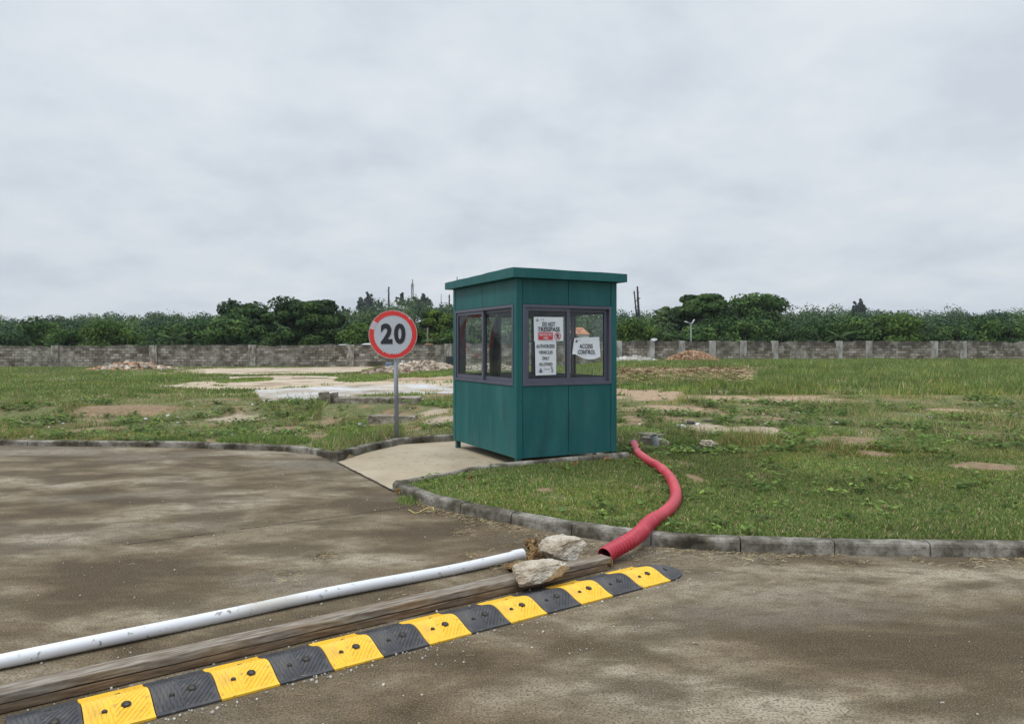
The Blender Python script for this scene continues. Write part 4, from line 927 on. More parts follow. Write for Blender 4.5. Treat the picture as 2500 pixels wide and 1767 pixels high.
def gcols(n, x, y, dryp, fresh=1.0):
    c = GREEN[rng.integers(0, 5, n)]*fresh; m_ = rng.random(n) < dryp; c[m_] = DRY[rng.integers(0, 3, m_.sum())]
    f = fbm(x*.8+40, y*.8+11); c = c*(.6+.8*f)[:, None]; yl = sst(.5, .7, fbm(x*.45+5, y*.45+70))[:, None]
    c = c*(1-yl*.4)+c*np.array([1.4,1.2,.9])*yl*.4
    return c*(.75+.5*rng.random((n, 1)))
BOOTHP = [tuple(Vector(bl(a, b, 0))[:2]) for a, b in ((-.02,-.02), (WR+.02,-.02), (WR+.02,WL+.02), (-.02,WL+.02))]
KB = [(-1.25,7.62), (-1.13,7.62), (-.66,8.06), (-.39,8.42), (.01,8.67), (1.54,9.40), (1.50,9.56), (.0,8.88), (-.42,8.62), (-.7,8.26)]
HOSE = np.array([(q.x, q.y) for q in smooth_p[::2]])
def okmask(x, y, z=None):
    m_ = (y > road_y(x)+.12) & ~inpoly(x, y, PAD) & ~inpoly(x, y, KB)
    kc = [(-2.27,9.5), (-2.42,9.6), (-2.1,10.42), (-1.8,11.18), (-.95,11.6), (-.3,11.92), (.55,12.2), (.6,12.0)]
    return m_ & ~inpoly(x, y, kc)
SLABS = [[G(a, b, .05) for a, b in L_] for L_ in ([(620,952),(700,948),(790,944),(880,939),(960,937),(1040,938),(1120,943),(1260,946),(1260,964),(1130,961),(1040,959),(960,963),(900,967),(850,969),(800,975),(640,980)],
    [(560,920),(700,916),(800,918),(860,926),(830,936),(740,940),(560,942)], [(500,903),(700,898),(905,894),(925,901),(860,909),(760,912),(500,915)], [(1490,984),(1560,981),(1650,980),(1648,985),(1570,988),(1490,991)])]
BARE = [[G(a, b, .0) for a, b in L_] for L_ in ([(834,985),(996,985),(996,1010),(834,1012)], [(784,984),(832,984),(832,1022),(784,1022)], [(905,1022),(1015,1022),(1015,1046),(905,1050)],
    [(1566,1062),(1616,1062),(1618,1112),(1562,1112)], [(1640,1036),(1740,1024),(1740,1056),(1640,1056)], [(1712,1082),(1745,1082),(1745,1104),(1712,1104)], [(1538,1070),(1560,1070),(1562,1100),(1538,1100)])]
def sample(n, y0, y1, pxl=-260, pxr=2760, dmax=.12, p=1.0):
    Yv = y0+(y1-y0)*rng.random(n*2)**p; px = pxl+(pxr-pxl)*rng.random(n*2); Xv = (px-1250)*Yv/F
    m_ = okmask(Xv, Yv); d, _ = dirt(Xv, Yv); m_ &= rng.random(len(Xv)) > d*1.02
    for S_ in SLABS: m_ &= ~inpoly(Xv, Yv, S_) | (rng.random(len(Xv)) < .015)
    for S_ in BARE: m_ &= ~inpoly(Xv, Yv, S_) | (rng.random(len(Xv)) < .12)
    Xv = Xv[m_]; Yv = Yv[m_]; return Xv[:n], Yv[:n]
# short front lawn
x, y = sample(370000, 5.2, 10.5, p=1.0); n = len(x)
den = fbm(x*2.3+8, y*2.3+3); k = rng.random(n) < sst(.22, .5, den)*.85+.15; x, y = x[k], y[k]; n = len(x)
f = fbm(x*1.4+70, y*1.4); h = (.018+.034*rng.random(n)**1.4)*(.5+1.0*f)
blades('grass', x, y, ground_h(x, y), h, .006+.006*rng.random(n), gcols(n, x, y, .14), 1.0, True, 'short green lawn in front of and beside the booth')
# mid rough grass
x, y = sample(370000, 9.5, 22, p=1.2); n = len(x)
den = fbm(x*1.3+8, y*1.3+3)*.6+fbm(x*3.1+5, y*3.1)*.4; k = rng.random(n) < sst(.36, .6, den)*.93+.07; x, y = x[k], y[k]; n = len(x)
f = fbm(x*.9+70, y*.9); h = (.03+.085*rng.random(n)**1.5)*(.5+1.2*f)
tall = sst(.56,.74,fbm(x*1.1+200, y*1.1+33)); h = h*(.55+1.9*tall)
blades('grass', x, y, ground_h(x, y), h, .009+.006*rng.random(n), gcols(n, x, y, .34), .95, False, 'rough uneven grass and weeds on the open lot')
# far grass
x, y = sample(260000, 21, 56, p=1.1); n = len(x); k = rng.random(n) < sst(.25, .5, fbm(x*.5+8, y*.5+3))*.9+.1; x, y = x[k], y[k]; n = len(x)
h = (.06+.22*rng.random(n)**1.6)*(.5+.9*fbm(x*.4+70, y*.4)); rightm = sst(.05, .15, x/y); h = h*(.55+.6*rightm)
blades('grass', x, y, ground_h(x, y), h, .03+.02*rng.random(n), gcols(n, x, y, .08, 1.0), .7, False, 'taller green grass towards the far wall')
# tall tufts along the rubble and bright weeds in places
def tuft_field(spots, label, zf=None, dry=.05, fresh=1.1, wd=.008):
    xs_, ys_, hs_ = [], [], []
    for (px, py, rx, ry, h, n_) in spots:
        x0, y0 = G(px, py, .03); xr = rx*y0/F; yr = ry*y0/F*y0/1.5
        a = rng.random(n_)*6.283; r = np.sqrt(rng.random(n_)); xs_.append(x0+np.cos(a)*r*xr); ys_.append(y0+np.sin(a)*r*yr*1.0); hs_.append(h*(.35+.65*rng.random(n_))*(1-.4*r))
    x = np.concatenate(xs_); y = np.concatenate(ys_); h = np.concatenate(hs_); m_ = okmask(x, y); x, y, h = x[m_], y[m_], h[m_]
    return blades('grass', x, y, ground_h(x, y), h, np.maximum(wd, y*.0009)*(.6+.8*rng.random(len(x))), gcols(len(x), x, y, dry, fresh), .55, True, label)
tuft_field([(1050,916,50,5,.30,4200), (940,920,70,6,.24,3500), (880,928,60,5,.2,2600), (1085,912,30,5,.34,2500), (905,906,12,3,.3,600), (600,930,60,5,.22,2500), (380,925,90,6,.25,3500)], 'bright grass tufts growing along the rubble heaps on the left', fresh=1.15)
tuft_field([(830,1085,45,14,.17,2600), (845,1095,18,6,.20,900), (780,1098,20,8,.14,800), (900,1040,60,14,.11,2800), (960,1050,30,8,.13,900), (905,1072,60,10,.10,1800),
            (768,1000,14,12,.2,600), (840,1040,30,10,.18,1200), (1060,985,40,8,.14,1200), (700,1085,60,8,.15,1600), (600,1080,70,7,.14,1500), (400,1085,100,7,.14,1800)], 'bright green weed tufts on the left behind the pad kerb', fresh=1.2)
tuft_field([(1640,1066,16,6,.16,500), (1560,1060,50,16,.12,1600), (1650,1085,50,8,.15,1300), (1690,1090,30,8,.14,800), (1680,960,60,4,.22,1500), (1560,957,40,3,.18,900), (1800,1075,80,8,.14,1200), (2000,1060,90,8,.16,1400), (2250,1090,120,10,.14,1600)], 'bright weed tufts around the grey pipe stub on the right', fresh=1.2)
tuft_field([(1012,1215,22,9,.09,1100), (1000,1175,28,10,.07,900), (1050,1232,16,4,.05,350), (1560,1118,10,3,.06,150), (1006,1165,7,2,.16,26), (1112,1142,8,1.5,.08,40), (1387,1112,6,1.5,.07,40), (1423,1120,5,1.5,.09,40)], 'grass tuft growing at the kerb corner of the pad', fresh=1.0, wd=.005) 
# tuft in the gutter outside the kerb needs no mask
x0, y0 = G(1010,1222); n_ = 1200; a = rng.random(n_)*6.283; r = np.sqrt(rng.random(n_)); x = x0+np.cos(a)*r*.17-.02*0; y = y0+np.sin(a)*r*.22+.0; m_ = (y < road_y(x)-.0); x, y, r = x[m_], y[m_], r[m_]
blades('grass', x, y, np.full(len(x), .0), (.02+.10*rng.random(len(x)))*(1-.7*r), .004+.002*rng.random(len(x)), gcols(len(x), x, y, .12, 1.0), .8, True, 'grass tuft growing in the gutter at the kerb corner')
# straw: thin long dry stems lying nearly flat
def straw(name, x, y, z, ln, label, w_=.0014, cols=DRY*.72):
    n = len(x); a = rng.random(n)*6.283; ca_, sa_ = np.cos(a), np.sin(a); l = ln*(.3+.9*rng.random(n)); b = a+(rng.random(n)-.5)*1.2
    p0 = np.c_[x, y, z]; p1 = p0+np.c_[ca_*l/2, sa_*l/2, .25*l*rng.random(n)]; p2 = p1+np.c_[np.cos(b)*l/2, np.sin(b)*l/2, -.1*l*rng.random(n)]; p2[:, 2] = np.maximum(p2[:, 2], z+.001)
    o_ = np.c_[-sa_, ca_, np.full(n, .6)]*w_
    V = np.stack([p0-o_, p0+o_, p1+o_, p1-o_, p2+o_, p2-o_], 1).reshape(-1, 3); k = np.arange(n)*6
    FV = np.concatenate([np.c_[k, k+1, k+2, k+3], np.c_[k+3, k+2, k+4, k+5]]); c = cols[rng.integers(0, len(cols), n)]*(.6+.7*rng.random((n, 1)))
    return tag(bigmesh(name, V, FV, 4, M['bits'], cols=np.concatenate([c, c])), label, 'straw', kind='stuff')
n_ = 3600; xx = -.9+5.5*rng.random(n_)**1.2; off = np.abs(rng.normal(0, .14, n_)); dens = fbm(xx*3, off*3+4); kk = dens > .38; xx, off = xx[kk], off[kk]
straw('straw', xx, road_y(xx)-.02-off, np.full(len(xx), .003), .045, 'dry straw and cut grass swept along the foot of the road kerb')
def blob(px, py, r_, n_, z=.003, sq=1.0):
    x0, y0 = G(px, py); return np.c_[rng.normal(x0, r_, n_), rng.normal(y0, r_*sq, n_), np.full(n_, z)]
B = np.concatenate([blob(788,1360,.06,160), blob(1150,1358,.035,90), blob(1240,1383,.06,300), blob(1262,1378,.05,300,.01), blob(1390,1350,.12,260), blob(1640,1352,.2,160), blob(1130,1300,.07,60), blob(1330,1320,.18,200),
                    blob(700,1400,.1,80), blob(960,1590,.3,30), blob(1300,1500,.4,25), blob(1000,1440,.25,60), blob(1160,1440,.25,60), blob(1660,1380,.25,60), blob(500,1300,.4,150), blob(2000,1400,.4,120)])
straw('straw', B[:,0], B[:,1], B[:,2], .055, 'wisps of dry straw scattered over the road', .0011)
pts = np.array([bl(random.uniform(-1.5,-.1), random.uniform(.2,1.9), .032) for _ in range(60)]); mk = inpoly(pts[:,0], pts[:,1], PAD); pts = pts[mk]
straw('twigs', pts[:,0], pts[:,1], pts[:,2], .06, 'few dark twigs on the beige pad', .0015, np.array([(.08,.06,.04)]))
n_ = 5200; px = 1490+340*rng.random(n_); yy = 1796*1.4/(np.clip(rng.normal(926, 7, n_), 905, 945)-846); xx = (px-1250)*yy/F
straw('straw', xx, yy, ground_h(xx, yy)+.05, .45, 'band of dry brown cut grass across the field on the right', .010, np.array([(.30,.20,.12), (.42,.33,.2), (.2,.13,.07)]))
# broad leaved weeds and stones strewn over the rough ground
def weeds(n_, y0, y1, label):
    x, y = sample(n_, y0, y1, p=1.1); k = fbm(x*.9+300, y*.9+9) > .5; x, y = x[k], y[k]; Vs = []; Cs = []
    for a_, b_ in zip(x, y):
        z_ = float(ground_h(np.array([a_]), np.array([b_]))[0]); m_ = rng.integers(6, 14); s_ = rng.uniform(.015, .035)*(1+b_*.05); c = GREEN[rng.integers(0, 3)]*rng.uniform(.5, 1.1)
        for q in range(m_):
            an = rng.random()*6.28; r_ = rng.random()*s_*3; p_ = np.array((a_+math.cos(an)*r_, b_+math.sin(an)*r_, z_+rng.random()*s_*2.2)); t1 = np.array((math.cos(an), math.sin(an), rng.uniform(-.3,.5)))*s_; t2 = np.array((-math.sin(an), math.cos(an), rng.uniform(-.3,.3)))*s_*.5
            Vs += [p_-t1, p_-t2, p_+t1, p_+t2]; Cs.append(c*rng.uniform(.7, 1.4))
    return tag(bigmesh('weeds', np.array(Vs), np.arange(len(Vs)).reshape(-1, 4), 4, M['blade'], cols=np.array(Cs)), label, 'weeds', kind='stuff')
weeds(420, 5.4, 10, 'small broad leaved weeds in the lawn'); weeds(6500, 9.8, 20, 'clumps of broad leaved weeds over the rough open ground')
x, y = sample(2600, 10, 24); k = fbm(x*.7+500, y*.7+9) > .47; x, y = x[k], y[k]; n_ = len(x); sz = .012+.075*rng.random(n_)**5
pc = np.array([(.46,.42,.36), (.34,.27,.19), (.55,.54,.52), (.28,.2,.13)])[rng.integers(0, 4, n_)]*(.7+.5*rng.random((n_, 1)))
tag(bits_object('loose_stones', np.c_[x, y, ground_h(x, y)+.01], np.c_[sz, sz*.8, sz*.55], pc), 'small loose stones and crumbs of rubble strewn over the rough ground', 'stones', kind='stuff')
tuft_field([(969,1071,6,3,.12,260), (1290,1150,60,2,.05,500), (1460,1132,60,3,.06,600), (1120,1060,10,3,.08,200)], 'grass growing round the sign pole foot and along the booth kerb', wd=.005)
# yellow cord
mb = MB(); cz = [(1115,905),(1150,920),(1180,940),(1230,935),(1290,905),(1340,882),(1385,874),(1405,895),(1395,915)]
P_ = [Vector((*G(758+a*.21429, 1050+b*.21429, .008), .008)) for a, b in cz]
o = mb.tube(catmull(P_, 6), .0035, 6).build('cord', mat('yellow_cord', [(.55,.42,.12),(.65,.5,.2)], 9, 3)); tag(o, 'thin yellow cord lying on the road by the kerb corner', 'cord')

# ---------------------------------------------------------------- trees
def crown_cards(centers, radii, per, leaf, pal, squash=.8, shell=.45):
    """leaf faces spread through lobes; returns V, F, C"""
    Vs, Cs = [], []
    for (c_, r_), np_ in zip(zip(centers, radii), per):
        d = rng.normal(size=(np_, 3)); d /= np.linalg.norm(d, axis=1)[:, None]; rad = r_*(shell+(1-shell)*rng.random(np_)**.5)*(.8+.4*rng.random())
        p_ = np.array(c_)+d*rad[:, None]*np.array([1,1,squash])
        # leaf frame, mostly facing outwards and up
        nrm = d+np.array([0,0,.6])+rng.normal(size=(np_, 3))*.5; nrm /= np.linalg.norm(nrm, axis=1)[:, None]
        t1 = np.cross(nrm, rng.normal(size=(np_, 3))); t1 /= np.linalg.norm(t1, axis=1)[:, None]; t2 = np.cross(nrm, t1)
        s = leaf*(.5+.9*rng.random(np_))[:, None]
        V = np.stack([p_-t1*s, p_-t2*s*.5, p_+t1*s*(.9), p_+t2*s*.55], 1); Vs.append(V.reshape(-1, 3))
        tone = pal[rng.integers(0, len(pal))]; Cs.append(np.array(tone)[None]*(.6+.8*rng.random((np_, 1))))
    V = np.concatenate(Vs); n = len(V)//4; return V, np.arange(n*4).reshape(-1, 4), np.concatenate(Cs)
PG = [(.05,.10,.028), (.07,.13,.035), (.04,.08,.03), (.09,.155,.04), (.06,.105,.04)]
PD = [(.028,.055,.02), (.04,.075,.024), (.055,.10,.028)]
PC = [(.05,.07,.05), (.07,.09,.06), (.04,.055,.045)]
def lobes(rs, n, w_, h0, h1, r0, r1, top=.6):
    cs, rr_ = [], []
    for _ in range(n):
        a = rs.random()*6.283; q = rs.random()**.5; z = rs.random(); wz = w_*(1-top*z*z)
        cs.append((math.cos(a)*q*wz, math.sin(a)*q*wz, h0+(h1-h0)*z)); rr_.append(rs.uniform(r0, r1))
    return cs, rr_
def tree_mesh(root, seed, h, w_, nl, leafn, leaf, pal, bark, h0=.3, squash=.7, r=(.16,.28), trunkr=.035, layered=False, top=.6):
    rs = random.Random(seed); cs, rr_ = lobes(rs, nl, w_*.5, h*h0, h*.93, w_*r[0], w_*r[1], top)
    V, Fv, C = crown_cards(cs, rr_, [leafn]*nl, leaf, pal, squash)
    mb = MB(); mb.tube([(0,0,-.5), (.02*h,0,h*.2), (-.01*h,.01*h,h*.45), (0,0,h*.75)], [h*trunkr, h*trunkr*.8, h*trunkr*.55, h*trunkr*.2], 8)
    for c_ in cs[::2]:
        z0 = h*rs.uniform(.2,.5); mb.tube([(0,0,z0), (c_[0]*.5, c_[1]*.5, (z0+c_[2])*.5), tuple(c_)], [h*trunkr*.45, h*trunkr*.3, h*trunkr*.08], 5, caps=False)
    mb.build('trunk', bark, root, smooth=True)
    return bigmesh('crown', V, Fv, 4, M['leaf'], root, cols=C)
def mktree(name, px, Y_, top_py, width_px, label, cat='tree', seed=1, pal=PG, nl=26, leafn=260, leaf=.16, z0=None, group=None, **kw):
    x = AT(px, Y_); zg = float(ground_h(np.array([x]), np.array([Y_]))[0]) if z0 is None else z0; h = ZAT(top_py, Y_)-zg; w_ = width_px*Y_/F
    root = empty(name, (x, Y_, zg)); tag(root, label, cat, group); tree_mesh(root, seed, h, w_, nl, leafn, leaf, pal, kw.pop('bark', M['bark']), **kw); return root
mktree('broadleaf_tree', 1712, 70, 717, 150, 'big dark spreading tree rising above all others behind the wall on the right', seed=4, pal=PD+[(.05,.095,.025)], nl=70, leafn=420, leaf=.20, h0=.12, squash=.5, r=(.10,.2), top=.45)
mktree('broadleaf_tree', 752, 62, 733, 175, 'broad very dark tree behind the wall at the left edge', seed=8, pal=PD, nl=80, leafn=420, leaf=.17, h0=.06, squash=.55, r=(.10,.2), top=.35)
mktree('broadleaf_tree', 600, 66, 742, 170, 'dark round tree behind the wall further out on the left', seed=9, pal=PD+PG[:1], nl=60, leafn=360, leaf=.2, h0=.1, squash=.6, r=(.12,.2))
mktree('broadleaf_tree', 1850, 74, 722, 190, 'wide dark tree behind the wall right of the tallest one', seed=12, pal=PD+PG[:2], nl=60, leafn=360, leaf=.2, h0=.1, squash=.6, r=(.12,.2))
mktree('broadleaf_tree', 1642, 95, 740, 95, 'pale feathery tree with sky showing through left of the big dark tree', seed=15, pal=[(.07,.12,.035),(.09,.14,.04)], nl=40, leafn=130, leaf=.2, h0=.3, squash=.4, r=(.1,.2), top=.2)
mktree('broadleaf_tree', 1075, 64, 757, 110, 'bright yellow green tree behind the wall left of the booth', seed=17, pal=[(.07,.12,.022),(.095,.15,.026),(.05,.09,.022)], nl=44, leafn=330, leaf=.16, h0=.15, squash=.55, r=(.12,.2), top=.4)
# casuarinas on the skyline
def casuarina(px, top, wpx, label, seed, base=757):
    Y_ = 235; x = AT(px, Y_); zg = ZAT(base, Y_)-3; h = ZAT(top, Y_)-zg; rs = random.Random(seed); root = empty('casuarina_tree', (x, Y_, zg)); tag(root, label, 'tree')
    cs, rr_ = [], []; w_ = wpx*Y_/F
    tops = [(0,0,.97)]+[(rs.uniform(-.45,.45), rs.uniform(-.4,.4), rs.uniform(.55,.85)) for _ in range(7)]
    for (lx, ly, lz) in tops:
        for q_ in range(12):
            z = .15+(lz-.15)*((q_+rs.random())/12); sp_ = (1-z/lz)*.34+.05
            cs.append((w_*(lx*(.35+.65*z/lz)+rs.uniform(-1,1)*sp_), w_*(ly*(.35+.65*z/lz)+rs.uniform(-1,1)*sp_), h*z)); rr_.append(w_*rs.uniform(.07,.13)*(1.25-z/lz*.6))
    V, Fv, C = crown_cards(cs, rr_, [120]*len(cs), .28, PC, 1.1, .15)
    mb = MB(); mb.tube([(0,0,-1), (0,0,h*.5), (0,0,h*.97)], [.35,.22,.06], 6)
    for c_ in cs[::3]: mb.tube([(0,0,c_[2]*.8), c_], [.12,.04], 4, caps=False)
    mb.build('trunk', M['bark'], root); bigmesh('crown', V, Fv, 4, M['leaf'], root, cols=C)
casuarina(896, 710, 54, 'tall feathery conical tree, leftmost on the hill skyline', 1); casuarina(981, 712, 36, 'two topped feathery tree beside the lattice mast on the skyline', 2, 745)
casuarina(1030, 713, 58, 'wide feathery tree right of the lattice mast on the skyline', 3, 748); casuarina(838, 745, 30, 'small dark tree low on the left skyline', 4, 770)
casuarina(925, 731, 16, 'small sparse tree between the skyline masts and the tall feathery tree', 5, 748)
casuarina(560, 728, 40, 'feathery tree on the skyline far out on the left', 6, 760); casuarina(2100, 728, 40, 'feathery tree on the skyline far out on the right', 7, 760)
# far wooded hill as one mass
pal = [(.042,.085,.032), (.060,.108,.038), (.038,.070,.035), (.078,.128,.042), (.048,.084,.045), (.090,.138,.045)]
Vf, Cf = [], []
rows = [(72,3.4,46), (84,3.8,42), (98,4.2,42), (115,4.6,42), (135,5,42), (155,5.5,42), (178,6,42), (200,6.2,42), (222,6.2,44), (242,6.0,46)]
for (Y_, hh, nt_) in rows:
    for i in range(nt_+44):
        px = -700+(3900)*(i+rng.random())/(nt_+44); yy = Y_+rng.normal(0, 4.0); x = AT(px, yy); zg = float(ground_h(np.array([x]), np.array([yy]))[0]); s_ = hh*(.72+.5*rng.random()); w_ = s_*(.55+.35*rng.random())
        nl = 6; cs = [(x+rng.normal(0, w_*.42), yy+rng.normal(0, w_*.42), zg+s_*(.35+.5*rng.random())) for _ in range(nl)]; rr_ = [w_*rng.uniform(.32,.55) for _ in range(nl)]
        V, Fv, C = crown_cards(cs, rr_, [125]*nl, .10+Y_*.0010, [pal[rng.integers(0, 6)]], .8, .35); tone = .55+.8*rng.random(); Vf.append(V); Cf.append(C*tone)
V = np.concatenate(Vf); C = np.concatenate(Cf)
tag(bigmesh('woodland', V, np.arange(len(V)).reshape(-1, 4), 4, M['leaf'], cols=C), 'dense green woodland covering the hill behind the block wall', 'woodland', kind='stuff')
# bushy trees just behind the wall: a few shapes, copied
protos = []
for k in range(4):
    root = empty('bushy_tree', (0,0,0)); tree_mesh(root, 40+k, 3.4, 4.2, 26, 230, .13, [PG, PD, PG, [(.06,.11,.022),(.08,.135,.028)]][k], M['bark'], h0=.15, squash=.7, r=(.14,.24), top=.5); protos.append(root)
LB = {0: 'mid green bushy tree just behind the block wall', 1: 'dark green bushy tree just behind the block wall', 2: 'rounded green bushy tree just behind the block wall', 3: 'light yellow green bushy tree just behind the block wall'}
used = set(); px = -60; i = 0; cnt = {}
ORD = ['first','second','third','fourth','fifth','sixth','seventh','eighth','ninth','tenth','eleventh','twelfth','thirteenth','fourteenth']
while px < 2560:
    if not (1130 < px < 1480 and i % 2 == 0) and not (1375 < px < 1465):
        k = [0,1,2,0,3,1,0,2][i % 8] if not (640 < px < 860) else 1
        o = protos[k] if k not in used else copy_tree(protos[k]); used.add(k)
        Y_ = 59+rng.random()*5; x = AT(px, Y_); o.location = (x, Y_, float(ground_h(np.array([x]), np.array([Y_]))[0])-.2); s_ = .72+.4*rng.random(); o.scale = (s_, s_, s_*(.85+.3*rng.random())); o.rotation_euler = (0,0,rng.random()*6.28)
        cnt[k] = cnt.get(k, -1)+1; tag(o, f'{LB[k]}, {ORD[cnt[k]]} from the left', 'tree', 'bushy trees behind the wall')
    px += 62+rng.random()*30; i += 1
# palms
def palm(px, Y_, top_py, spread, label, seed, tr=True):
    rs = random.Random(seed); x = AT(px, Y_); zg = float(ground_h(np.array([x]), np.array([Y_]))[0]); h = ZAT(top_py, Y_)-zg-.4; root = empty('palm_tree', (x, Y_, zg)); tag(root, label, 'palm tree')
    MB().tube([(0,0,-.3), (.1,0,h*.5), (0,0,h)], [.16,.12,.10], 8).build('trunk', M['palebark'], root)
    Vs = []; Cs = []
    for k in range(15):
        a = 6.283*k/15+rs.uniform(-.2,.2); up = rs.uniform(.1,1.1); L_ = spread*rs.uniform(.8,1.1); prev = None
        for s_ in range(15):
            t_ = s_/14; r_ = L_*t_*math.cos(up*.5*(1-t_)); z = h+L_*(math.sin(up)*t_-1.0*t_*t_*(.5+.4*(1-up))); c_ = np.array((math.cos(a)*r_, math.sin(a)*r_, z)); d = np.array((-math.sin(a), math.cos(a), 0)); ll = .42*spread*math.sin(math.pi*min(1, .12+t_*.88))*.55
            for sg_ in (-1, 1):
                tip = c_+d*sg_*ll+np.array((math.cos(a)*ll*.5, math.sin(a)*ll*.5, -ll*.45)); b = np.array((math.cos(a), math.sin(a), 0))*.07*spread*.5
                Vs += [c_-b, c_+b, tip+b*.3, tip-b*.3]; Cs.append(np.array([(.055,.10,.03), (.075,.12,.04), (.04,.08,.028)][rs.randrange(3)])*rs.uniform(.8,1.2))
    bigmesh('crown', np.array(Vs), np.arange(len(Vs)).reshape(-1, 4), 4, M['leaf'], root, cols=np.array(Cs))
palm(1068, 59, 822, 1.5, 'low palm with arching fronds behind the wall just left of the booth', 1)
palm(850, 61, 812, 1.5, 'slim palm behind the wall left of the sign', 2); palm(868, 58, 838, 1.0, 'short round palm peeping over the wall left of the sign', 3)
palm(1610, 60, 815, 1.5, 'palm behind the wall above the pale pillar on the right', 4); palm(1650, 59, 812, 1.6, 'wide arching palm behind the wall below the street lamp', 5)
palm(1540, 60, 820, 1.4, 'palm behind the wall near the right side of the booth', 6); palm(1700, 60, 822, 1.4, 'palm behind the wall above the brown rubble heap', 7); palm(1340, 60, 815, 1.4, 'palm behind the wall seen through the booth window', 8)
palm(420, 60, 815, 1.5, 'palm behind the wall far out on the left', 9); palm(2050, 60, 812, 1.6, 'palm behind the wall far out on the right', 10)
# ---------------------------------------------------------------- masts, lamp, houses
def lattice(px, Y_, base, top, wpx, label, guy=True, seed=0):
    x = AT(px, Y_); z0 = ZAT(base, Y_)-6; h = ZAT(top, Y_)-z0; w_ = wpx*Y_/F/2; root = empty('radio_mast', (x, Y_, z0)); tag(root, label, 'radio mast')
    mb = MB(); c4 = [(-1,-1), (1,-1), (1,1), (-1,1)]; n = 16
    for c_ in c4: mb.tube([(c_[0]*w_, c_[1]*w_, 0), (c_[0]*w_*.22, c_[1]*w_*.22, h*.86)], .08, 5)
    for i in range(n):
        a = i/n; b = (i+1)/n; wa = w_*(1-.78*a); wb = w_*(1-.78*b)
        for k in range(4):
            p0 = c4[k]; p1 = c4[(k+1) % 4]; mb.tube([(p0[0]*wa, p0[1]*wa, h*.86*a), (p1[0]*wb, p1[1]*wb, h*.86*b)], .035, 4); mb.tube([(p0[0]*wb, p0[1]*wb, h*.86*b), (p1[0]*wb, p1[1]*wb, h*.86*b)], .03, 4)
    mb.build('lattice', M['steel'], root)
    MB().tube([(0,0,h*.84), (0,0,h)], .16, 6).build('antenna', M['steel'], root)
    a_ = MB()
    for z_ in (.72,.8,.87):
        for s_ in (-1, 1): a_.box((s_*w_*.42-.10, -.3, h*z_-.5), (s_*w_*.42+.10, -.1, h*z_+.5))
    a_.build('panel_antenna', M['steel'], root)
def pole_mast(px, Y_, base, top, r_, label, lean=0.0, bumpy=True, seed=1):
    x = AT(px, Y_); z0 = ZAT(base, Y_)-5; h = ZAT(top, Y_)-z0; rs = random.Random(seed); root = empty('pole_mast', (x, Y_, z0)); tag(root, label, 'mast')
    MB().tube([(0,0,0), (lean*h*.5,0,h*.5), (lean*h,0,h)], [r_*1.3, r_, r_*.6], 7).build('shaft', M['darkplastic'], root)
    if bumpy:
        a_ = MB()
        for k in range(26):
            z_ = h*rs.uniform(.4,.98); a = rs.random()*6.283; l = rs.uniform(.2,.55)*r_/.22*.8; a_.tube([(lean*z_,0,z_), (lean*z_+math.cos(a)*l, math.sin(a)*l, z_+l*.4)], .05, 4)
        a_.build('rungs', M['darkplastic'], root)
lattice(1007, 245, 745, 682, 11, 'tall pale lattice mast on the hill skyline')
pole_mast(949, 240, 745, 700, .34, 'dark tapering pole on the hill skyline left of the lattice mast', bumpy=True, seed=3)
pole_mast(1097, 240, 758, 719, .30, 'thin pale mast on the skyline just left of the booth', seed=4)
pole_mast(1077, 245, 750, 717, .12, 'hair thin mast on the skyline left of the booth', bumpy=False)
pole_mast(1116, 240, 758, 676, .22, 'thin mast rising behind the booth roof', bumpy=False)
pole_mast(1563, 120, 765, 699, .22, 'taller of two dark ragged poles above the trees right of the booth', lean=-.05, seed=7)
pole_mast(1561, 120, 765, 710, .16, 'shorter of two dark ragged poles above the trees right of the booth', lean=-.10, seed=8)
LS = .72
lm = empty('street_lamp', (AT(1687,55.9), 55.9, .3)); tag(lm, 'double headed grey street lamp before the big dark tree', 'street lamp')
zl = ZAT(789, 55.9)-.3
MB().tube([(0,0,0), (0,0,zl)], [.09,.05], 8).build('pole', M['galv'], lm)
MB().tube([(-.30,0,zl+.07), (-.14,0,zl+.02), (0,0,zl-.02), (.09,0,zl+.05), (.16,0,zl+.20)], .03, 6).build('arm', M['galv'], lm)
for (dx_, dz_, rt) in ((-.37,.10,.25), (.13,.07,-.9), (.20,.20,-.9)):
    o = MB().box((-.12,-.06,-.04), (.12,.06,.04), .015).build('lamp_head', M['roofwhite'], lm); o.location = (dx_, 0, zl+dz_); o.rotation_euler = (0, rt, 0)
for px, yb, tp in ((903, 60, 0), (1044, 60, 800)):
    if tp:
        s_ = empty('wooden_pole', (AT(px, yb), yb, 0)); tag(s_, 'bare grey pole standing behind the wall right of the sign', 'pole'); MB().tube([(0,0,0), (0,0,ZAT(tp, yb))], [.08,.06], 8).build('shaft', M['palebark'], s_)
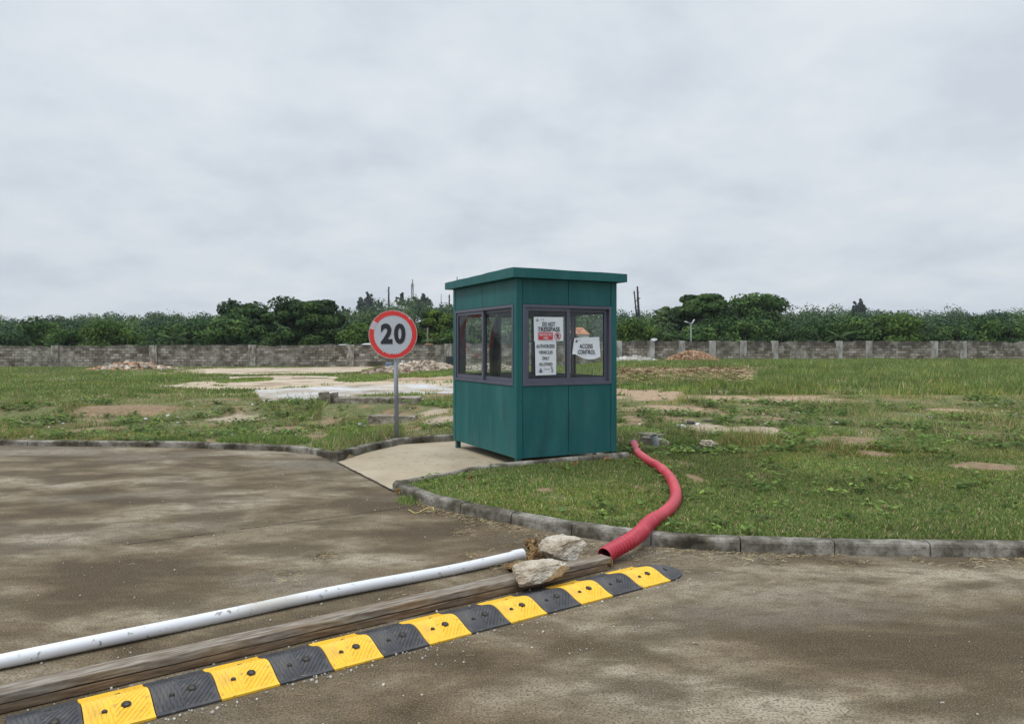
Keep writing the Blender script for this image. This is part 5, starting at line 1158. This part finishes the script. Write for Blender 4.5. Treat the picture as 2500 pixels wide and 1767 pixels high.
def house(px, Y_, base, eave, ridge, wpx, dp, roofm, label, wall=None, win=True):
    x = AT(px, Y_); z0 = ZAT(base, Y_)-1; he = ZAT(eave, Y_)-z0; hr_ = ZAT(ridge, Y_)-z0; w_ = wpx*Y_/F; root = empty('house', (x, Y_, z0)); tag(root, label, 'house')
    MB().box((-w_/2, 0, 0), (w_/2, dp, he)).build('wall', wall or M['wallwhite'], root)
    o = w_*.06; mb = MB(); mb.add([(-w_/2-o,-o,he), (w_/2+o,-o,he), (w_/2+o,dp+o,he), (-w_/2-o,dp+o,he), (-w_/2*.5,dp/2,hr_), (w_/2*.5,dp/2,hr_)], [(0,1,5,4), (1,2,5), (2,3,4,5), (3,0,4), (0,3,2,1)]); mb.build('roof', roofm, root)
    if win:
        for u in (-.22, .25): MB().box((w_*u-w_*.07, -.04, he*.55), (w_*u+w_*.07, .02, he*.85)).build('window', M['glassdark'], root)
house(1415, 66, 842, 816, 798, 46, 3.5, M['roofred'], 'small white house with a red tiled roof, seen through the right front pane')
house(1330, 75, 845, 832, 820, 60, 4, M['roofwhite'], 'low building with a pale roof seen between the front notices and the post')
house(893, 58, 846, 841, 838, 26, 2, M['roofwhite'], 'low pale metal roof peeping over the wall left of the sign', win=False)
house(832, 58, 846, 842, 840, 22, 2, M['roofwhite'], 'second low pale roof, narrower, further left over the wall', win=False)
house(1046, 58, 846, 841, 837, 20, 2, M['roofred'], 'low reddish roof behind the palm left of the booth', win=False)
house(982, 205, 752, 747, 745, 18, 5, M['roofwhite'], 'white roofed building high on the wooded hill', win=False)
house(922, 200, 757, 754, 752, 8, 4, M['wallwhite'], 'tiny white building on the wooded hill behind the sign', win=False)

# ---------------------------------------------------------------- humid air
hz_ = MB().box((-3200,-70,-3), (3200,4200,45)).build('haze', None); tag(hz_, kind='stuff')
m, t, p = newmat('haze_air'); t.nodes.remove(p); pv = nn(t, 'ShaderNodeVolumePrincipled'); pv.inputs['Density'].default_value = .00025; pv.inputs['Color'].default_value = (.80,.87,.97,1); pv.inputs['Anisotropy'].default_value = .2
t.links.new(pv.outputs[0], t.nodes['Material Output'].inputs['Volume']); hz_.data.materials.append(m)
